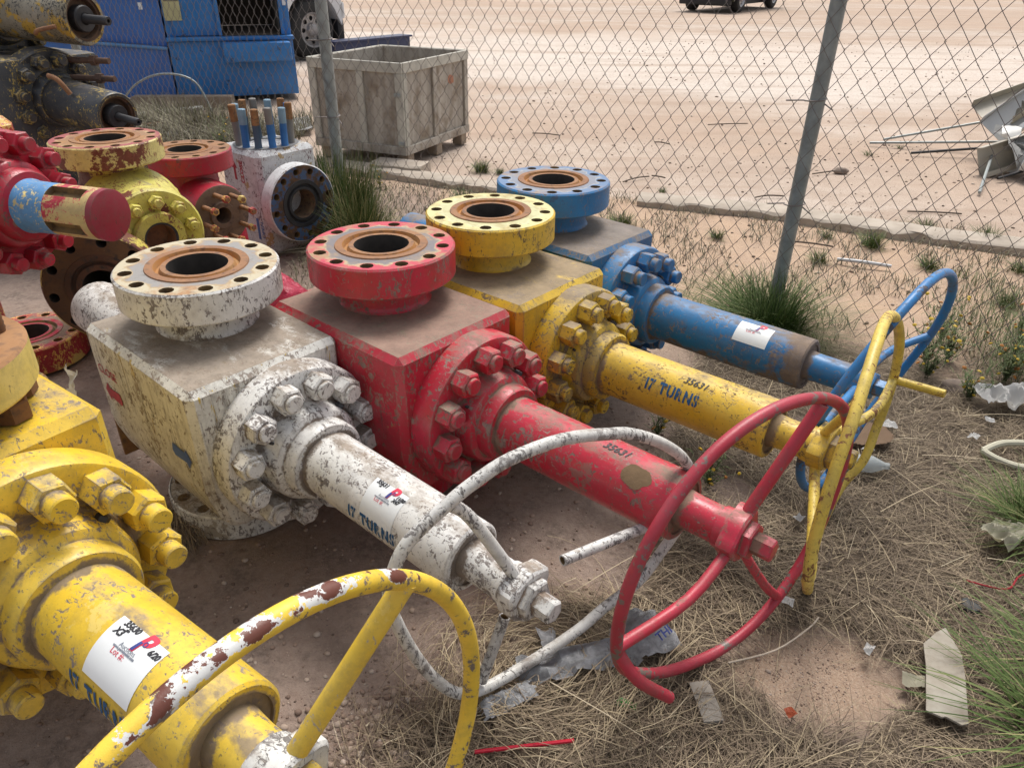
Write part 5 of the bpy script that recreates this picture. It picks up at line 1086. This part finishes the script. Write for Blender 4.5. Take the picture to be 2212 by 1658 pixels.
for x, y, h, n, k_, lab in fl: flower((x, y), h, n, k_, lab)
for x, y, h in ((-3.35, 8.3, .42), (-2.75, 7.9, .34), (-3.9, 8.8, .4)): tuft('dry_bush', ['dry grey bush before the timber beam', 'dry grey bush closest to the blue studs', 'dry grey bush nearest the black valve stem'][[-3.35, -2.75, -3.9].index(x)], 'bush', (x, y), 700, h, h*1.2, m_dryweed, .007, .9, (.4, .2), 'dry bushes behind the fittings', .3)
# ------------------------------------------------------------------ litter
def torn(seed, j=.22):
    return lambda u, v: max(abs(u), abs(v)) < 1-.03-j*abs(mnoise.noise(Vector((u*2.3+seed, v*2.3, seed*1.7))))
m_tissue = plain('white_paper', (.72, .71, .69), .8, 0, .12, 9, .2); m_tissue2 = plain('yellowed_paper', (.58, .55, .42), .8, 0, .2, 9, .2)
crumple('torn_paper', .26, .17, .06, 11, m_tissue, (2.14, 2.77, .035), (0, 0, .1), 'white torn paper right of the yellow handle', 'paper', seed=5, shape=torn(5))
crumple('torn_paper', .16, .12, .045, 13, m_tissue2, (1.63, 1.88, .045), (0, 0, .5), 'crumpled cream paper under the bright green clump', 'paper', seed=9, shape=torn(9))
crumple('torn_paper', .07, .06, .015, 20, m_tissue, (1.56, 2.58, .035), (0, 0, .5), 'white scrap behind the brown cardboard', 'paper', seed=12, shape=torn(12), n=12)
crumple('cardboard', .24, .17, .008, 5, plain('brown_cardboard', (.33, .22, .14), .85, 0, .12, 5), (1.43, 2.50, .045), (0, 0, .2), 'rounded brown cardboard seen through the yellow handwheel', 'cardboard', seed=2, shape=lambda u, v: u*u+v*v < .97)
m = MB(); pts = [(.0, 0, .02), (.10, .04, .03), (.22, .03, .03), (.30, -.04, .02), (.22, -.10, .015), (.10, -.10, .015), (.03, -.06, .02), (.0, .0, .02)]
m.tube([Vector(p) for p in pts], [.012, .016, .014, .013, .012, .011, .012, .012]+[.012]*0 if False else .013, sub=5, segs=8)
o = obj('twisted_cloth', m, m_tissue2, None, (1.85, 2.40, .03)); tag(o, 'twisted loop of cream cloth at the right edge', 'cloth')
# weathered board and torn cardboard near the bottom right
def flatpoly(name, pts, th, mat, loc, rz, label, cat, warp=.01, rx=0):
    m = MB(); m.prism(pts, 0, th, ch=0)
    bmesh.ops.triangulate(m.bm, faces=m.bm.faces[:]); bmesh.ops.subdivide_edges(m.bm, edges=m.bm.edges[:], cuts=2, use_grid_fill=True)
    for v in m.bm.verts: v.co.z += warp*mnoise.noise(Vector((v.co.x*9, v.co.y*9, rz)))+warp*.5
    o = obj(name, m, mat, None, loc); o.rotation_euler = (rx, 0, rz); return tag(o, label, cat)
m_board = plain('fibre_board', (.40, .37, .31), .85, 0, .25, 16, .6, (.25, .21, .16))
flatpoly('board_scrap', [(x, y) for x, y in [(-.045, -.150), (-.01, -.156), (.0, -.150), (.035, -.160), (.05, -.150), (.052, 0), (.048, .08), (.012, .165), (-.012, .14), (-.045, .085), (-.040, 0)]], .006, m_board, (1.165, 1.345, .05), -.42, 'long grey board scrap with a pointed end by the corner grass', 'board')
crumple('torn_paper', .13, .045, .012, 16, m_tissue2, (1.115, 1.33, .02), (0, 0, -.3), 'ragged paper strip touching the left of the pointed board', 'paper', seed=15, shape=torn(15), n=14)
plank('wood_offcut', (.508, 1.325), (.522, 1.205), .055, .012, plain('grey_offcut', (.34, .30, .25), .85, 0, .3, 14), 'short grey wood offcut near the bottom centre right', 'offcut', gz(.52, 1.27)+.018)
m = MB(); m.tube([(-.081, 1.105, .052), (.160, 1.136, .055)], .0050, segs=8, hollow=.8); o = obj('red_straw', m, [plain('red_plastic', (.50, .008, .03), .35, 0, .05), m_dark]); tag(o, 'thin bright red plastic rod on the straw at the bottom', 'rod')
crumple('candy_wrapper', .05, .022, .006, 30, plain('green_wrapper', (.06, .35, .04), .4), (.305, 1.25, .03), (0, 0, -.4), 'small bright green wrapper on the dry grass', 'wrapper', seed=4, n=10)
crumple('orange_scrap', .028, .024, .008, 30, plain('orange_scrap_mat', (.50, .10, .03), .6), (.722, 1.23, .03), (0, 0, .3), 'tiny orange scrap near the bottom edge', 'scrap', seed=4, n=8)
g = N('grey_film'); nn = g.noise(25, 6, .7); cc = g.mix(g.ramp(nn, .35, .65), (.27, .27, .28), (.55, .56, .58)); g.bump(g.noise(40, 6, .7), .8, .004); m_film = g.fin(cc, .35)
b1 = crumple('plastic_bag', .17, .17, .05, 9, m_film, (.375, 1.455, .01), (0, 0, .5), 'torn grey plastic bag behind the lower left of the red handwheel', 'bag', seed=21, shape=torn(21, .15), lift=lambda u, v: .05*(1-u*u)*(1-v*v))
obj('lettering', flattext('THI', .034, Matrix.Translation((.035, -.045, .088)) @ Matrix.Rotation(.5, 4, 'X') @ Matrix.Rotation(.2, 4, 'Z'), bold=.0008), m_lblue, b1)
crumple('plastic_bag', .34, .10, .035, 10, m_film, (.16, 1.37, .02), (0, 0, .25), 'long shredded grey plastic film crossing the white wheel rim', 'bag', seed=31, shape=torn(31, .3))
crumple('plastic_bag', .18, .07, .02, 14, m_film, (.0, 1.25, .03), (0, 0, .5), 'grey plastic shred nearest the yellow rim', 'bag', seed=41, shape=torn(41, .35))
crumple('plastic_bag', .06, .10, .03, 14, m_film, (.10, 1.44, .03), (0, .3, .2), 'upright grey plastic shred beside the cut white spoke', 'bag', seed=51, shape=torn(51, .3), n=12)
m = MB(); m.lathe([(0, 0), (0, .028), (.01, .033), (.13, .033), (.16, .020), (.175, .013), (.19, .013), (.19, 0)], 20, DM((0, 0, .06), R(-12)))
g = N('clear_plastic'); g.fin((.55, .60, .60), .12); m_clear = g.mat; g.b.inputs['Alpha'].default_value = .55
o = obj('plastic_bottle', m, m_clear, None, (1.24, 2.315, 0)); tag(o, 'crushed clear plastic bottle between the yellow wheel legs', 'bottle')
for x, y, s_, lab in ((.99, 1.98, .018, 'white crumb left of the yellow wheel foot'), (.83, 1.60, .018, 'white crumb by the red wheel rim'), (1.40, 2.40, .02, 'white crumb by the clear bottle'), (1.87, 2.5, .02, 'white crumb beside the twisted cloth'), (1.01, 1.44, .016, 'white cigarette like scrap left of the pointed board'), (2.0, 2.62, .02, 'white crumb left of the white torn paper'), (.86, 2.70, .018, 'white crumb under the blue tube')):
    crumple('paper_crumb', s_*2, s_*1.5, .01, 40, m_tissue, (x, y, gz(x, y)+.03), (0, 0, x*7), lab, 'paper scrap', n=6, seed=x*10, group='white crumbs on the dry grass')
m = MB(); m.lathe([(0, .030), (.012, .031), (.018, .026), (.018, 0)], 20); o = obj('bottle_cap', m, plain('black_cap', (.03, .032, .03), .6, 0, .3, 60), None, (1.39, 1.61, .02)); tag(o, 'round black cap lying left of the corner grass', 'cap')
def rock(c, s_, label, seed):
    bm = bmesh.new(); bmesh.ops.create_icosphere(bm, subdivisions=3, radius=1)
    for v in bm.verts: k_ = 1+.3*mnoise.noise(v.co*1.3+Vector((seed, 0, 0)))+.08*mnoise.noise(v.co*5); v.co = Vector((v.co.x*s_*1.3, v.co.y*s_, v.co.z*s_*.7))*k_
    me = bpy.data.meshes.new('rock'); bm.to_mesh(me); bm.free(); me.polygons.foreach_set('use_smooth', [True]*len(me.polygons)); o = obj('rock', me, m_peb2, None, (c[0], c[1], s_*.3)); return tag(o, label, 'rock')
m_peb2 = plain('tan_rock', (.26, .20, .16), .9, 0, .3, 14, .6)
rock((2.04, 2.96), .05, 'tan rock at the tip of the yellow handle', 1); rock((3.05, 7.0), .05, 'pale stone lying in the open yard', 2); rock((-.25, 1.12), .02, 'largest pebble left of the near yellow rim', 4)
# plastic wrap and hanging rags on the valves
w1 = crumple('plastic_wrap', .26, .20, .035, 9, m_wrap, (-.86, 2.55, .56), (0, .15, R(-41)), 'crumpled pink plastic wrap on the red valve tail', 'wrap', seed=61, lift=lambda u, v: .07*(1-v*v))
crumple('torn_rag', .05, .30, .03, 14, m_tissue, (-1.335, 1.985, .50), (R(82), R(14), R(-42)), 'white torn rag hanging from the back corner of the white valve', 'rag', seed=71, shape=torn(71, .45), n=16)
# twigs on the gravel
for i, (x0, y0, x1, y1) in enumerate([(.96, 6.55, 1.22, 6.75), (1.25, 6.78, 1.36, 6.70), (2.0, 6.1, 2.25, 6.15), (2.75, 6.9, 3.05, 7.05), (.1, 6.9, .3, 6.85), (2.3, 9.2, 2.8, 9.3), (1.5, 8.2, 1.65, 8.1), (3.1, 5.75, 3.5, 5.7), (.2, 8.6, .5, 8.5), (1.95, 5.0, 2.2, 4.9)]):
    m = MB(); m.tube([(x0, y0, .008), ((x0+x1)/2+.012*math.sin(i*2.1), (y0+y1)/2+.02*math.cos(i*3.3), .014), (x1, y1, .008)], .006, segs=6, sub=3); o = obj('twig', m, m_brown)
    tag(o, ['dark twig nearest the blue top flange', 'short twig tip beside the first twig right of the blue flange', 'twig just right of the fence post on the gravel', 'forked twig in the middle of the right yard', 'twig behind the yellow top flange', 'longest twig far out in the right yard', 'short twig in the middle of the yard', 'twig below the scrap heap', 'thin twig far behind the blue flange', 'twig before the edging, right of the post'][i], 'twig', 'dark twigs scattered on the yard')
m = MB(); m.tube([(2.12, 4.62, .02), (2.25, 4.55, .03), (2.42, 4.50, .02)], .012, segs=8, sub=4); o = obj('metal_scrap', m, m_plast); tag(o, 'pale bent metal scrap on the dirt right of the fence post', 'scrap')
for pts, lab in (([(.60, 1.38, .045), (.74, 1.42, .05), (.86, 1.50, .05), (.905, 1.545, .045)], 'pale bare twig lying below the red handwheel'),):
    m = MB(); m.tube(pts, [.0022]*4 if False else .0025, segs=6, sub=4); o = obj('twig', m, plain('pale_twig', (.50, .42, .33), .8)); tag(o, lab, 'twig')
m = MB(); m.tube([(1.42, 1.70, .045), (1.52, 1.66, .05), (1.60, 1.72, .05), (1.72, 1.74, .05)], .003, segs=6, sub=5); o = obj('red_string', m, plain('red_string_mat', (.30, .01, .02), .8)); tag(o, 'thin red string crossing the straw at the right edge', 'string')
